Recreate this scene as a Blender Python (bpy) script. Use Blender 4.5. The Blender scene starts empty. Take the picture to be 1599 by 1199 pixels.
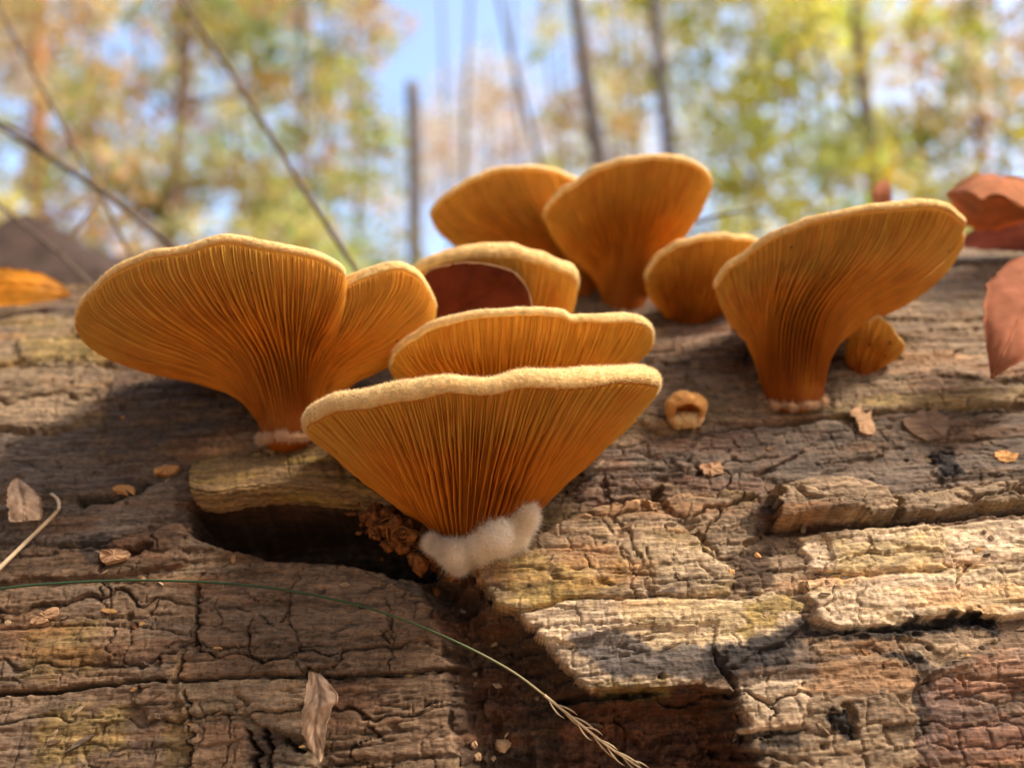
import bpy, math, random
import numpy as np
from mathutils import Vector

# ------------------------------------------------------------------ camera, sky, sun, exposure
scene = bpy.context.scene
rng = np.random.default_rng(7)
random.seed(7)
PITCH = math.radians(8.0)
FPX = 1163.0                      # focal length in photo pixels
CAM_Z = 0.275                     # metres above the forest floor
LOGC = np.array([0.0, 30.0, -9.75])   # centimetres, relative to the camera
LOGR = 18.0

cam_d = bpy.data.cameras.new('camera')
cam = bpy.data.objects.new('camera', cam_d)
scene.collection.objects.link(cam)
cam.location = (0, 0, CAM_Z)
cam.rotation_euler = (math.radians(90) + PITCH, 0, 0)
cam_d.sensor_width = 36
cam_d.lens = 36 * FPX / 1599
cam_d.clip_start = 0.005
cam_d.clip_end = 600
cam_d.dof.use_dof = True
cam_d.dof.focus_distance = 0.127
cam_d.dof.aperture_fstop = 9.0
scene.camera = cam

SUN_DIR = Vector((0.58, -0.14, 0.80)).normalized()     # towards the sun
world = bpy.data.worlds.new('World')
scene.world = world
world.use_nodes = True
wn = world.node_tree
sky = wn.nodes.new('ShaderNodeTexSky')
sky.sky_type = 'NISHITA'
sky.sun_disc = False
sky.sun_elevation = math.asin(SUN_DIR.z)
sky.sun_rotation = math.atan2(SUN_DIR.x, SUN_DIR.y)
sky.air_density = 1.0
sky.dust_density = 3.2
sky.ozone_density = 1.0
wn.nodes['Background'].inputs[1].default_value = 0.15
wn.links.new(sky.outputs[0], wn.nodes['Background'].inputs[0])

sun_d = bpy.data.lights.new('sun', 'SUN')
sun_d.energy = 1.5
sun_d.angle = math.radians(11.0)
sun_d.color = (1.0, 0.91, 0.78)
sun = bpy.data.objects.new('sun', sun_d)
scene.collection.objects.link(sun)
sun.location = (3, -2, 5)
sun.rotation_euler = (-SUN_DIR).to_track_quat('-Z', 'Y').to_euler()

scene.view_settings.view_transform = 'Standard'
scene.view_settings.look = 'None'
scene.view_settings.exposure = 1.6
scene.view_settings.gamma = 1
scene.render.engine = 'CYCLES'
scene.cycles.use_denoising = True
scene.cycles.max_bounces = 8
scene.cycles.transparent_max_bounces = 4
scene.cycles.sample_clamp_indirect = 6

# ------------------------------------------------------------------ helpers
COL = scene.collection
FWD = np.array([0, math.cos(PITCH), math.sin(PITCH)])
UPV = np.array([0, -math.sin(PITCH), math.cos(PITCH)])
RGT = np.array([1.0, 0, 0])


def P(px, py, d):
    """a point in the place (cm from the camera) that the photo shows at px,py at depth d"""
    px, py, d = np.broadcast_arrays(np.asarray(px, float), np.asarray(py, float), np.asarray(d, float))
    X = (px - 799.5) / FPX * d
    Y = (599.5 - py) / FPX * d
    return X[..., None] * RGT + Y[..., None] * UPV + d[..., None] * FWD


def project(p):
    d = p @ FWD
    ds = np.maximum(d, 0.5)
    return 799.5 + FPX * (p @ RGT) / ds, 599.5 - FPX * (p @ UPV) / ds, d


ROLL = math.radians(3.0)
AX = np.array([math.cos(ROLL), 0, math.sin(ROLL)])
E1 = np.array([0, -1.0, 0])
E2 = np.array([-math.sin(ROLL), 0, math.cos(ROLL)])


def dlog(px, py, off=0.0):
    """depth of the log's mean surface behind a photo point"""
    r = P(px, py, 1.0)
    o = -LOGC
    rr = r - np.dot(r, AX) * AX
    oo = o - np.dot(o, AX) * AX
    a = rr @ rr; b = 2 * rr @ oo; c = oo @ oo - (LOGR + off) ** 2
    disc = b * b - 4 * a * c
    if disc < 0:
        return -b / (2 * a)
    return (-b - math.sqrt(disc)) / (2 * a)


def to_world(v):
    v = np.asarray(v, float) * 0.01
    v = v.copy()
    v[:, 2] += CAM_Z
    return v


def nrm(v):
    return v / np.maximum(np.linalg.norm(v, axis=-1, keepdims=True), 1e-9)


def link(o, parent=None, **kw):
    COL.objects.link(o)
    if parent is not None:
        o.parent = parent
    for k, v in kw.items():
        if v is not None:
            o[k] = v
    return o


def mesh_obj(name, verts, faces, mat, parent=None, smooth=True, world_cm=True, colors=None, origin=None, **kw):
    """verts (n,3) in cm (photo frame) or metres, faces: (m,3) or (m,4) int array"""
    v = to_world(verts) if world_cm else np.asarray(verts, float)
    if origin is not None:
        v = v - np.asarray(origin)
    f = np.asarray(faces, dtype=np.int32)
    k = f.shape[1]
    me = bpy.data.meshes.new(name)
    me.vertices.add(len(v)); me.vertices.foreach_set('co', v.astype(np.float32).ravel())
    me.loops.add(f.size); me.loops.foreach_set('vertex_index', f.ravel())
    me.polygons.add(len(f))
    me.polygons.foreach_set('loop_start', np.arange(0, f.size, k, dtype=np.int32))
    me.polygons.foreach_set('loop_total', np.full(len(f), k, dtype=np.int32))
    me.polygons.foreach_set('use_smooth', np.full(len(f), smooth, dtype=bool))
    me.update(calc_edges=True)
    if colors is not None:
        c = np.ones((len(v), 4), np.float32); c[:, :3] = colors
        at = me.color_attributes.new('tint', 'FLOAT_COLOR', 'POINT')
        at.data.foreach_set('color', c.ravel())
    me.materials.append(mat)
    o = bpy.data.objects.new(name, me)
    if origin is not None:
        o.location = tuple(origin)
    return link(o, parent, **kw)


def empty(name, at_cm=None, at_m=None, **kw):
    o = bpy.data.objects.new(name, None)
    o.empty_display_size = 0.01
    return link(o, None, **kw)


def grid_faces(nu, nv, wrap_u=False):
    """quads of an array of vertices indexed [u*nv+v]"""
    uu = np.arange(nu if wrap_u else nu - 1)
    vv = np.arange(nv - 1)
    U, V = np.meshgrid(uu, vv, indexing='ij')
    U2 = (U + 1) % nu
    return np.stack([U * nv + V, U2 * nv + V, U2 * nv + V + 1, U * nv + V + 1], -1).reshape(-1, 4)


def crom(pts, n, closed=False):
    """Catmull-Rom through control points, resampled evenly by arc length"""
    p = np.asarray(pts, float)
    m = len(p)
    out = []
    segs = m if closed else m - 1
    for i in range(segs):
        if closed:
            a, b, c, d = p[(i - 1) % m], p[i], p[(i + 1) % m], p[(i + 2) % m]
        else:
            a, b, c, d = p[max(i - 1, 0)], p[i], p[i + 1], p[min(i + 2, m - 1)]
        t = np.linspace(0, 1, 24, endpoint=False)[:, None]
        out.append(0.5 * ((2 * b) + (-a + c) * t + (2 * a - 5 * b + 4 * c - d) * t ** 2 + (-a + 3 * b - 3 * c + d) * t ** 3))
    out.append(p[:1] if closed else p[-1:])
    q = np.concatenate(out)
    s = np.concatenate([[0], np.cumsum(np.linalg.norm(np.diff(q, axis=0), axis=1))])
    t = np.linspace(0, s[-1], n, endpoint=not closed)
    return np.stack([np.interp(t, s, q[:, k]) for k in range(q.shape[1])], -1)


def tube(path, radii, sides=8, cap=True):
    """tube round a path: returns verts, quads (closed by collapsing the end rings)"""
    p = np.asarray(path, float); n = len(p)
    r = np.broadcast_to(np.asarray(radii, float), (n,)).copy()
    t = nrm(np.gradient(p, axis=0))
    ref = np.array([0.13, 0.31, 0.94]) if abs(t[0] @ np.array([0.13, 0.31, 0.94])) < 0.9 else np.array([1.0, 0, 0])
    a = nrm(np.cross(t, ref)); b = np.cross(t, a)
    if cap:
        p = np.concatenate([p[:1], p, p[-1:]]); a = np.concatenate([a[:1], a, a[-1:]]); b = np.concatenate([b[:1], b, b[-1:]])
        r = np.concatenate([[r[0] * 0.02], r, [r[-1] * 0.02]])
    n = len(p)
    an = np.arange(sides) / sides * 2 * math.pi
    v = p[None] + r[None, :, None] * (np.cos(an)[:, None, None] * a[None] + np.sin(an)[:, None, None] * b[None])
    return v.reshape(-1, 3), grid_faces(sides, n, True)


def merge(parts):
    vs, fs, k = [], [], 0
    for v, f in parts:
        vs.append(v); fs.append(np.asarray(f) + k); k += len(v)
    return np.concatenate(vs), np.concatenate(fs)


# ---- noise
def _h(ix, iy, seed):
    x = (ix.astype(np.int64) * 374761393 + iy.astype(np.int64) * 668265263 + seed * 974634777) & 0xFFFFFFFF
    x = ((x ^ (x >> 13)) * 1274126177) & 0xFFFFFFFF
    x = ((x ^ (x >> 16)) * 2246822519) & 0xFFFFFFFF
    return ((x ^ (x >> 15)) & 0xFFFFFF) / float(0xFFFFFF)


def vn(x, y, seed=0):
    ix = np.floor(x); iy = np.floor(y)
    fx = x - ix; fy = y - iy
    ux = fx * fx * fx * (fx * (fx * 6 - 15) + 10); uy = fy * fy * fy * (fy * (fy * 6 - 15) + 10)
    a = _h(ix, iy, seed); b = _h(ix + 1, iy, seed); c = _h(ix, iy + 1, seed); d = _h(ix + 1, iy + 1, seed)
    return 2 * (a + (b - a) * ux + (c - a) * uy + (a - b - c + d) * ux * uy) - 1


def fbm(x, y, o=4, seed=0, g=0.5):
    s = 0; amp = 1; tot = 0
    for k in range(o):
        s = s + amp * vn(x * 2 ** k + 17.3 * k, y * 2 ** k - 9.1 * k, seed + k); tot += amp; amp *= g
    return s / tot


def worley(x, y, seed=0):
    ix = np.floor(x); iy = np.floor(y)
    f1 = np.full(x.shape, 9.0); f2 = f1.copy(); idd = np.zeros(x.shape)
    for dx in (-1, 0, 1):
        for dy in (-1, 0, 1):
            cx = ix + dx; cy = iy + dy
            d = np.hypot(cx + _h(cx, cy, seed) - x, cy + _h(cx, cy, seed + 5) - y)
            near = d < f1
            f2 = np.where(near, f1, np.minimum(f2, d))
            idd = np.where(near, _h(cx, cy, seed + 11), idd)
            f1 = np.where(near, d, f1)
    return f1, f2, idd


def bricks(u, v, fu, fv, seed):
    """long cells along the grain broken across it: cell value and distance to the nearest joint (cm)"""
    y = v * fv; row = np.floor(y); fy = y - row
    hr = _h(row, row * 0 + 3, seed)
    k = fu * (.55 + .9 * hr)
    x = u * k + hr * 37 + .18 * vn(u * 2.1, v * 3.3, seed + 1); c = np.floor(x); fx = x - c
    e = np.minimum(np.minimum(fy, 1 - fy) / fv, np.minimum(fx, 1 - fx) / k)
    return _h(c, row, seed + 2), e


def sstep(a, b, x):
    t = np.clip((x - a) / (b - a), 0, 1)
    return t * t * (3 - 2 * t)


def poly_sdf(x, y, poly):
    """signed distance to a polygon, positive inside"""
    p = np.asarray(poly, float)
    d = np.full(x.shape, 1e9); inside = np.zeros(x.shape, bool)
    j = len(p) - 1
    for i in range(len(p)):
        ax, ay = p[j]; bx, by = p[i]
        ex, ey = bx - ax, by - ay
        t = np.clip(((x - ax) * ex + (y - ay) * ey) / (ex * ex + ey * ey + 1e-9), 0, 1)
        d = np.minimum(d, np.hypot(x - ax - t * ex, y - ay - t * ey))
        cond = (ay > y) != (by > y)
        with np.errstate(divide='ignore', invalid='ignore'):
            inside ^= cond & (x < (bx - ax) * (y - ay) / (by - ay + 1e-12) + ax)
        j = i
    return np.where(inside, d, -d)


def line_dist(x, y, pts):
    p = np.asarray(pts, float); d = np.full(x.shape, 1e9)
    for (ax, ay), (bx, by) in zip(p[:-1], p[1:]):
        ex, ey = bx - ax, by - ay
        t = np.clip(((x - ax) * ex + (y - ay) * ey) / (ex * ex + ey * ey + 1e-9), 0, 1)
        d = np.minimum(d, np.hypot(x - ax - t * ex, y - ay - t * ey))
    return d


# ---- materials
class NT:
    def __init__(self, name):
        self.m = bpy.data.materials.new(name); self.m.use_nodes = True
        self.t = self.m.node_tree; self.t.nodes.clear()
        self.out = self.n('ShaderNodeOutputMaterial')

    def n(self, kind, **kw):
        nd = self.t.nodes.new(kind)
        for k, v in kw.items():
            if k == 'ins':
                for a, b in v.items():
                    self.put(nd, a, b)
            else:
                setattr(nd, k, v)
        return nd

    def put(self, nd, key, val):
        s = nd.inputs[key]
        if isinstance(val, bpy.types.NodeSocket):
            self.t.links.new(val, s)
        else:
            s.default_value = val

    def coord(self, scale=(1, 1, 1), kind='Object', rot=(0, 0, 0)):
        c = self.n('ShaderNodeTexCoord')
        m = self.n('ShaderNodeMapping', ins={'Vector': c.outputs[kind], 'Scale': scale, 'Rotation': rot})
        return m.outputs[0]

    def noise(self, vec, scale, detail=4, rough=0.55):
        return self.n('ShaderNodeTexNoise', ins={'Vector': vec, 'Scale': scale, 'Detail': detail, 'Roughness': rough}).outputs['Fac']

    def ramp(self, fac, stops):
        r = self.n('ShaderNodeValToRGB', ins={'Fac': fac})
        e = r.color_ramp.elements
        while len(e) < len(stops):
            e.new(0.5)
        for k, (pos, c) in enumerate(stops):
            e[k].position = pos
            e[k].color = (c[0], c[1], c[2], 1) if not np.isscalar(c) else (c, c, c, 1)
        return r.outputs[0]

    def mix(self, fac, a, b, mode='MIX'):
        x = self.n('ShaderNodeMix', data_type='RGBA', blend_type=mode)
        self.put(x, 0, fac)
        self.put(x, 6, a if isinstance(a, bpy.types.NodeSocket) else (*a, 1))
        self.put(x, 7, b if isinstance(b, bpy.types.NodeSocket) else (*b, 1))
        return x.outputs[2]

    def math(self, op, a, b=0.0):
        x = self.n('ShaderNodeMath', operation=op)
        self.put(x, 0, a); self.put(x, 1, b)
        return x.outputs[0]

    def bump(self, h, strength, dist):
        return self.n('ShaderNodeBump', ins={'Height': h, 'Strength': strength, 'Distance': dist}).outputs[0]

    def done(self, shader):
        self.t.links.new(shader, self.out.inputs[0]); return self.m

    def bsdf(self, **kw):
        b = self.n('ShaderNodeBsdfPrincipled')
        for k, v in kw.items():
            self.put(b, k.replace('_', ' '), v if not (isinstance(v, tuple) and len(v) == 3 and 'Color' in k) else (*v, 1))
        return b.outputs[0]


def thin_mat(name, color, trans=0.4, rough=0.6, spec=0.2, noise_amt=0.25, nscale=300, bump=0.0, tcol=None, attr=False):
    """diffuse + light passing through: gills, leaves, hairs"""
    t = NT(name)
    co = t.coord()
    nz = t.noise(co, nscale, 3)
    f = t.ramp(nz, [(0.25, 1 - noise_amt), (0.75, 1 + noise_amt)])
    base = t.n('ShaderNodeAttribute', attribute_name='tint').outputs['Color'] if attr else color
    c = t.mix(1.0, base, f, 'MULTIPLY')
    kw = dict(Base_Color=c, Roughness=rough, Specular_IOR_Level=spec)
    if bump:
        kw['Normal'] = t.bump(nz, bump, 0.0006)
    b = t.bsdf(**kw)
    tl = t.n('ShaderNodeBsdfTranslucent', ins={'Color': c if tcol is None else (*tcol, 1)}).outputs[0]
    mx = t.n('ShaderNodeMixShader', ins={0: trans, 1: b, 2: tl}).outputs[0]
    return t.done(mx)


def wood_mat():
    t = NT('weathered_wood')
    tint = t.n('ShaderNodeAttribute', attribute_name='tint').outputs['Color']
    co = t.coord((1, 1, 1))
    g = t.coord((70, 900, 900), rot=(0, ROLL, 0))            # grain runs along the log
    grain = t.noise(g, 1.0, 5, 0.65)
    g2 = t.coord((600, 2200, 2200), rot=(0, ROLL, 0))
    fine = t.noise(g2, 1.0, 4, 0.7)
    x2 = t.coord((2400, 500, 500), rot=(0, ROLL, 0))
    cross = t.noise(x2, 1.0, 3, 0.6)
    spk = t.noise(co, 1500, 3, 0.7)
    c = t.mix(1.0, tint, t.ramp(grain, [(0.28, (0.50, 0.46, 0.43)), (0.5, (0.95, 0.95, 0.95)), (0.72, (1.35, 1.30, 1.2))]), 'MULTIPLY')
    c = t.mix(0.8, c, t.ramp(fine, [(0.32, 0.45), (0.5, 1.0), (0.70, 1.4)]), 'MULTIPLY')
    c = t.mix(0.3, c, t.ramp(cross, [(0.33, 0.5), (0.45, 1.0), (1.0, 1.1)]), 'MULTIPLY')
    c = t.mix(0.75, c, t.ramp(spk, [(0.30, 0.35), (0.42, 1.0), (0.8, 1.15)]), 'MULTIPLY')
    h = t.math('ADD', t.math('MULTIPLY', grain, 0.6), t.math('ADD', t.math('MULTIPLY', fine, 0.9), t.math('MULTIPLY', cross, 0.15)))
    rg = t.ramp(fine, [(0.3, 0.62), (0.7, 0.9)])
    return t.done(t.bsdf(Base_Color=c, Roughness=rg, Specular_IOR_Level=0.15, Normal=t.bump(h, 0.6, 0.0005)))


def plain_mat(name, color, rough=0.8, nscale=200, amt=0.35, bump=0.4, dist=0.001, c2=None, spec=0.2, stretch=(1, 1, 1), sss=0.0, attr=False):
    t = NT(name)
    if attr:
        color = t.n('ShaderNodeAttribute', attribute_name='tint').outputs['Color']
    co = t.coord(stretch)
    nz = t.noise(co, nscale, 5, 0.6)
    if c2 is None:
        c = t.mix(1.0, color, t.ramp(nz, [(0.3, 1 - amt), (0.7, 1 + amt)]), 'MULTIPLY')
    else:
        c = t.ramp(nz, [(0.35, color), (0.65, c2)])
    kw = dict(Base_Color=c, Roughness=rough, Specular_IOR_Level=spec, Normal=t.bump(nz, bump, dist))
    if sss:
        kw.update(Subsurface_Weight=sss, Subsurface_Scale=0.002)
    return t.done(t.bsdf(**kw))


M_WOOD = wood_mat()
M_GILL = thin_mat('gill_orange', (0.78, 0.37, 0.045), 0.36, 0.6, 0.15, 0.10, 260, attr=True)
M_FLESH = plain_mat('gill_flesh', (0.56, 0.185, 0.016), 0.6, 180, 0.14, 0.2, 0.0006, sss=0.15, spec=.12, attr=True)
M_CAP = plain_mat('felted_cap', (0.80, 0.55, 0.23), 0.9, 700, 0.22, 0.8, 0.0008, spec=0.1, sss=0.2)
M_FUZZ = thin_mat('felt_hairs', (0.90, 0.71, 0.41), 0.45, 0.8, 0.1, 0.1, 200)
M_SPECK = plain_mat('dirt_speck', (0.05, 0.025, 0.012), .9, 300, .3, .2, .0005)
M_FUZZY = thin_mat('yellow_hairs', (0.86, 0.58, 0.23), 0.45, 0.8, 0.1, 0.1, 200)
M_MYC = plain_mat('white_mycelium', (0.92, 0.82, 0.68), 0.95, 900, 0.15, 0.9, 0.001, spec=0.05, sss=0.3)
M_MYC2 = plain_mat('peach_mycelium', (0.62, 0.40, 0.22), 0.95, 500, 0.3, 0.7, 0.001, spec=0.05, sss=0.3)
M_MYCH2 = thin_mat('peach_hairs', (0.72, 0.52, 0.34), 0.45, 0.9, 0.05, 0.1, 200)
M_MYCH = thin_mat('mycelium_hairs', (0.95, 0.86, 0.72), 0.45, 0.9, 0.05, 0.1, 200)

# ------------------------------------------------------------------ ground
def ground():
    t = NT('leaf_litter')
    co = t.coord()
    v = t.n('ShaderNodeTexVoronoi', ins={'Vector': co, 'Scale': 14.0})
    c = t.ramp(v.outputs['Color'], [(0.1, (0.10, 0.05, 0.025)), (0.45, (0.22, 0.11, 0.045)), (0.7, (0.30, 0.17, 0.07)), (0.95, (0.36, 0.24, 0.12))])
    c = t.mix(0.6, c, t.ramp(t.noise(co, 1.2, 4), [(0.3, 0.5), (0.7, 1.2)]), 'MULTIPLY')
    m = t.done(t.bsdf(Base_Color=c, Roughness=0.85, Normal=t.bump(v.outputs['Distance'], 0.8, 0.02)))
    xs = np.concatenate([np.linspace(-300, -8, 20), np.linspace(-7, 7, 120), np.linspace(8, 300, 20)])
    X, Y = np.meshgrid(xs, xs, indexing='ij')
    near = np.exp(-(X ** 2 + Y ** 2) / 60)
    Z = 0.012 * fbm(X * 6, Y * 6, 3, 90) * near + 0.02 * fbm(X * 1.1, Y * 1.1, 2, 92) * near
    mesh_obj('ground', np.stack([X, Y, Z], -1).reshape(-1, 3), grid_faces(len(xs), len(xs)), m, world_cm=False, kind='structure')
    # mound of soil and litter behind the log
    n = 120
    a = np.linspace(-0.62, 0.75, n); b = np.linspace(-0.45, 0.5, n)
    A, B = np.meshgrid(a, b, indexing='ij')
    prof = np.where(A < -0.10, np.exp(-((A + 0.10) / 0.24) ** 2), np.exp(-((A + 0.10) / 0.50) ** 2))
    H = 0.78 * np.minimum(prof, .86 + .05 * fbm(A * 5, B * 5, 2, 33)) * np.exp(-(B / 0.3) ** 2)
    H = H * (1 + 0.10 * fbm(A * 6, B * 6, 4, 31)) + 0.02 * fbm(A * 16, B * 16, 3, 32) - 0.02
    mesh_obj('mound', np.stack([A - 0.55, B + 1.10, H], -1).reshape(-1, 3), grid_faces(n, n), plain_mat('dark_soil', (.04, .025, .018), .9, 40, .5, .6, .01, c2=(.10, .062, .045)), world_cm=False, kind='structure')
ground()

# ------------------------------------------------------------------ the fallen log
LT = np.array([0.68, 0.49, 0.305]); TAN = np.array([0.36, 0.242, 0.138]); BRN = np.array([0.19, 0.116, 0.066])
GRY = np.array([0.175, 0.125, 0.088]); DRK = np.array([0.06, 0.034, 0.02]); BLK = np.array([0.018, 0.015, 0.014])
RED = np.array([0.21, 0.085, 0.04]); YEL = np.array([0.37, 0.245, 0.06]); PNK = np.array([0.36, 0.215, 0.15])
YL2 = np.array([0.58, 0.40, 0.14]); SLATE = np.array([0.085, 0.075, 0.075])

PLATES = [   # outline in the photo, height (cm), colour, colour of its patches, smoothness of the grain
    ('H', [(735, 885), (790, 870), (840, 845), (930, 805), (1010, 792), (1030, 800), (1060, 838), (1112, 868), (1130, 905), (1138, 936), (1100, 940), (980, 943), (880, 944), (812, 964), (775, 948), (755, 915)], .55, TAN * 1.1, YEL, 1.0),
    ('H2', [(817, 969), (880, 949), (980, 948), (1100, 944), (1150, 950), (1200, 935), (1240, 950), (1248, 985), (1160, 1030), (1090, 1066), (1010, 1070), (925, 1080), (905, 1065), (870, 1025), (835, 990)], .52, LT * .95, YL2, 1.0),
    ('Q', [(1038, 792), (1090, 786), (1150, 802), (1196, 830), (1165, 850), (1150, 880), (1137, 893), (1117, 865), (1068, 832)], .36, TAN * .95, BRN, 1.0),
    ('A', [(1207, 770), (1260, 758), (1330, 757), (1376, 770), (1382, 800), (1378, 815), (1300, 822), (1205, 828)], .62, TAN * 1.05, BRN, 1.2),
    ('B', [(1390, 780), (1480, 768), (1599, 755), (1700, 745), (1700, 780), (1500, 800), (1394, 812)], .5, TAN * .9, YEL, 1.3),
    ('C', [(1242, 848), (1300, 841), (1400, 834), (1480, 830), (1700, 812), (1700, 868), (1500, 886), (1440, 897), (1330, 905), (1262, 899)], .52, LT * 1.1, YL2, 1.0),
    ('D', [(1245, 915), (1330, 913), (1440, 906), (1500, 895), (1700, 874), (1700, 950), (1560, 968), (1500, 962), (1440, 968), (1400, 980), (1300, 985), (1265, 970)], .5, LT * 1.12, YL2, 1.0),
    ('E', [(1255, 1002), (1330, 992), (1440, 987), (1540, 985), (1545, 1010), (1450, 1043), (1430, 1028), (1350, 1016), (1260, 1028)], .3, TAN, BRN, 1.0),
    ('F', [(1245, 1068), (1270, 1042), (1350, 1030), (1425, 1037), (1435, 1060), (1412, 1085), (1420, 1130), (1428, 1150), (1405, 1199), (1400, 1300), (1215, 1300), (1182, 1199), (1168, 1150), (1246, 1142)], .45, TAN * 1.0, GRY, 1.0),
    ('F2', [(1140, 1082), (1190, 1073), (1238, 1070), (1241, 1137), (1162, 1142), (1152, 1110)], .55, LT, TAN, .8),
    ('G', [(1457, 1054), (1520, 1037), (1700, 985), (1700, 1170), (1599, 1185), (1424, 1192), (1430, 1160), (1443, 1130), (1424, 1090), (1443, 1062)], .25, PNK * .8, TAN, 1.8),
    ('G2', [(1424, 1200), (1599, 1192), (1700, 1180), (1700, 1320), (1415, 1320)], .28, BRN, GRY, 1.5),
    ('I', [(310, 902), (420, 874), (560, 884), (660, 932), (688, 1000), (692, 1040), (600, 1046), (420, 1054), (287, 1056), (300, 1010), (314, 960)], .36, BRN * 1.2, GRY, 1.0),
    ('J', [(-160, 940), (100, 917), (200, 908), (300, 908), (302, 960), (287, 1010), (263, 1053), (110, 1071), (-160, 1088)], .32, BRN * 1.15, GRY * 1.1, 1.0),
    ('K', [(-160, 1098), (110, 1080), (255, 1064), (268, 1085), (250, 1150), (235, 1320), (-160, 1320)], .33, BRN * 1.2, GRY, 1.2),
    ('L', [(277, 1070), (368, 1066), (373, 1100), (378, 1130), (393, 1170), (398, 1320), (285, 1320), (290, 1150)], .32, TAN * .8, RED, 1.0),
    ('L2', [(380, 1068), (475, 1063), (478, 1150), (440, 1140), (402, 1125), (382, 1095)], .28, TAN, GRY, .8),
    ('L3', [(405, 1185), (440, 1165), (490, 1180), (500, 1320), (405, 1320)], .3, TAN * .8, YEL, 1.0),
    ('M', [(500, 1062), (600, 1056), (688, 1054), (697, 1100), (710, 1178), (600, 1183), (517, 1193), (500, 1150)], .27, BRN * 1.15, RED, 1.6),
    ('M2', [(515, 1202), (600, 1191), (712, 1186), (715, 1320), (510, 1320)], .3, BRN, YEL * .8, 1.3),
    ('N1', [(-160, 590), (60, 577), (150, 572), (172, 587), (145, 643), (70, 666), (-160, 650)], .34, TAN * .85, BRN, 1.0),
    ('N2', [(-160, 505), (60, 497), (120, 508), (168, 542), (150, 562), (40, 570), (-160, 580)], .28, TAN * .75, YEL * .7, 1.0),
    ('N3', [(178, 590), (320, 594), (388, 640), (300, 688), (165, 716), (155, 652)], .2, GRY * .8, BRN, 1.4),
    ('N4', [(-160, 664), (70, 675), (145, 655), (152, 722), (260, 704), (290, 722), (130, 773), (-160, 776)], .24, GRY, BRN, 1.3),
    ('N5', [(127, 792), (270, 750), (282, 800), (200, 838), (130, 848), (-160, 836), (-160, 790)], .27, GRY * 1.05, BRN, 1.2),
    ('N6', [(-160, 848), (130, 858), (282, 816), (290, 880), (190, 895), (-160, 922)], .24, BRN, RED, 1.1),
    ('R1', [(930, 702), (1070, 678), (1195, 668), (1300, 652), (1328, 662), (1180, 740), (1206, 756), (1192, 776), (1100, 770), (1040, 745), (940, 785), (895, 780)], .26, GRY * 1.25, RED, 1.0),
    ('R2', [(1332, 658), (1480, 642), (1700, 632), (1700, 735), (1480, 758), (1390, 768), (1340, 750), (1222, 748), (1194, 740)], .2, GRY * 1.15, BRN, 1.0),
    ('R3', [(1290, 640), (1500, 600), (1700, 580), (1700, 620), (1480, 634), (1300, 650)], .3, TAN * .8, YEL, 1.2),
    ('R4', [(1312, 562), (1450, 524), (1700, 500), (1700, 570), (1480, 600), (1300, 632)], .25, TAN, PNK, 1.2),
    ('R5', [(1400, 472), (1520, 414), (1700, 405), (1700, 490), (1450, 512), (1362, 532)], .28, TAN * 1.05, GRY, 1.3),
    ('S', [(303, 733), (420, 704), (540, 690), (620, 700), (650, 762), (560, 772), (450, 762), (340, 770), (303, 768)], .62, TAN * 1.05, YEL, 1.4),
]
HS = dict(H=.16, H2=.16, A=.75, B=.7, C=.22, D=.20, F2=.25, S=.25, Q=.12, G=.1, E=.2, F=.16)
RAISED = [(735, 885), (840, 845), (930, 800), (1000, 790), (1040, 786), (1200, 775), (1380, 830), (1700, 800), (1700, 1320), (1205, 1320), (1166, 1150), (1138, 1088), (1090, 1072), (1010, 1077), (925, 1087), (905, 1067), (870, 1027), (815, 971), (775, 950), (755, 916)]
RECESS = [(640, 872), (735, 885), (755, 915), (775, 950), (815, 970), (835, 990), (870, 1025), (905, 1065), (925, 1085), (1010, 1075), (1090, 1070), (1130, 1085), (1150, 1112), (1162, 1150), (1205, 1320), (718, 1320), (712, 1180), (700, 1100), (697, 1045), (690, 1000), (665, 935)]
HOLLOW = [(296, 778), (340, 776), (450, 768), (560, 778), (640, 800), (700, 870), (660, 905), (560, 880), (420, 868), (330, 852), (294, 832)]
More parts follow.
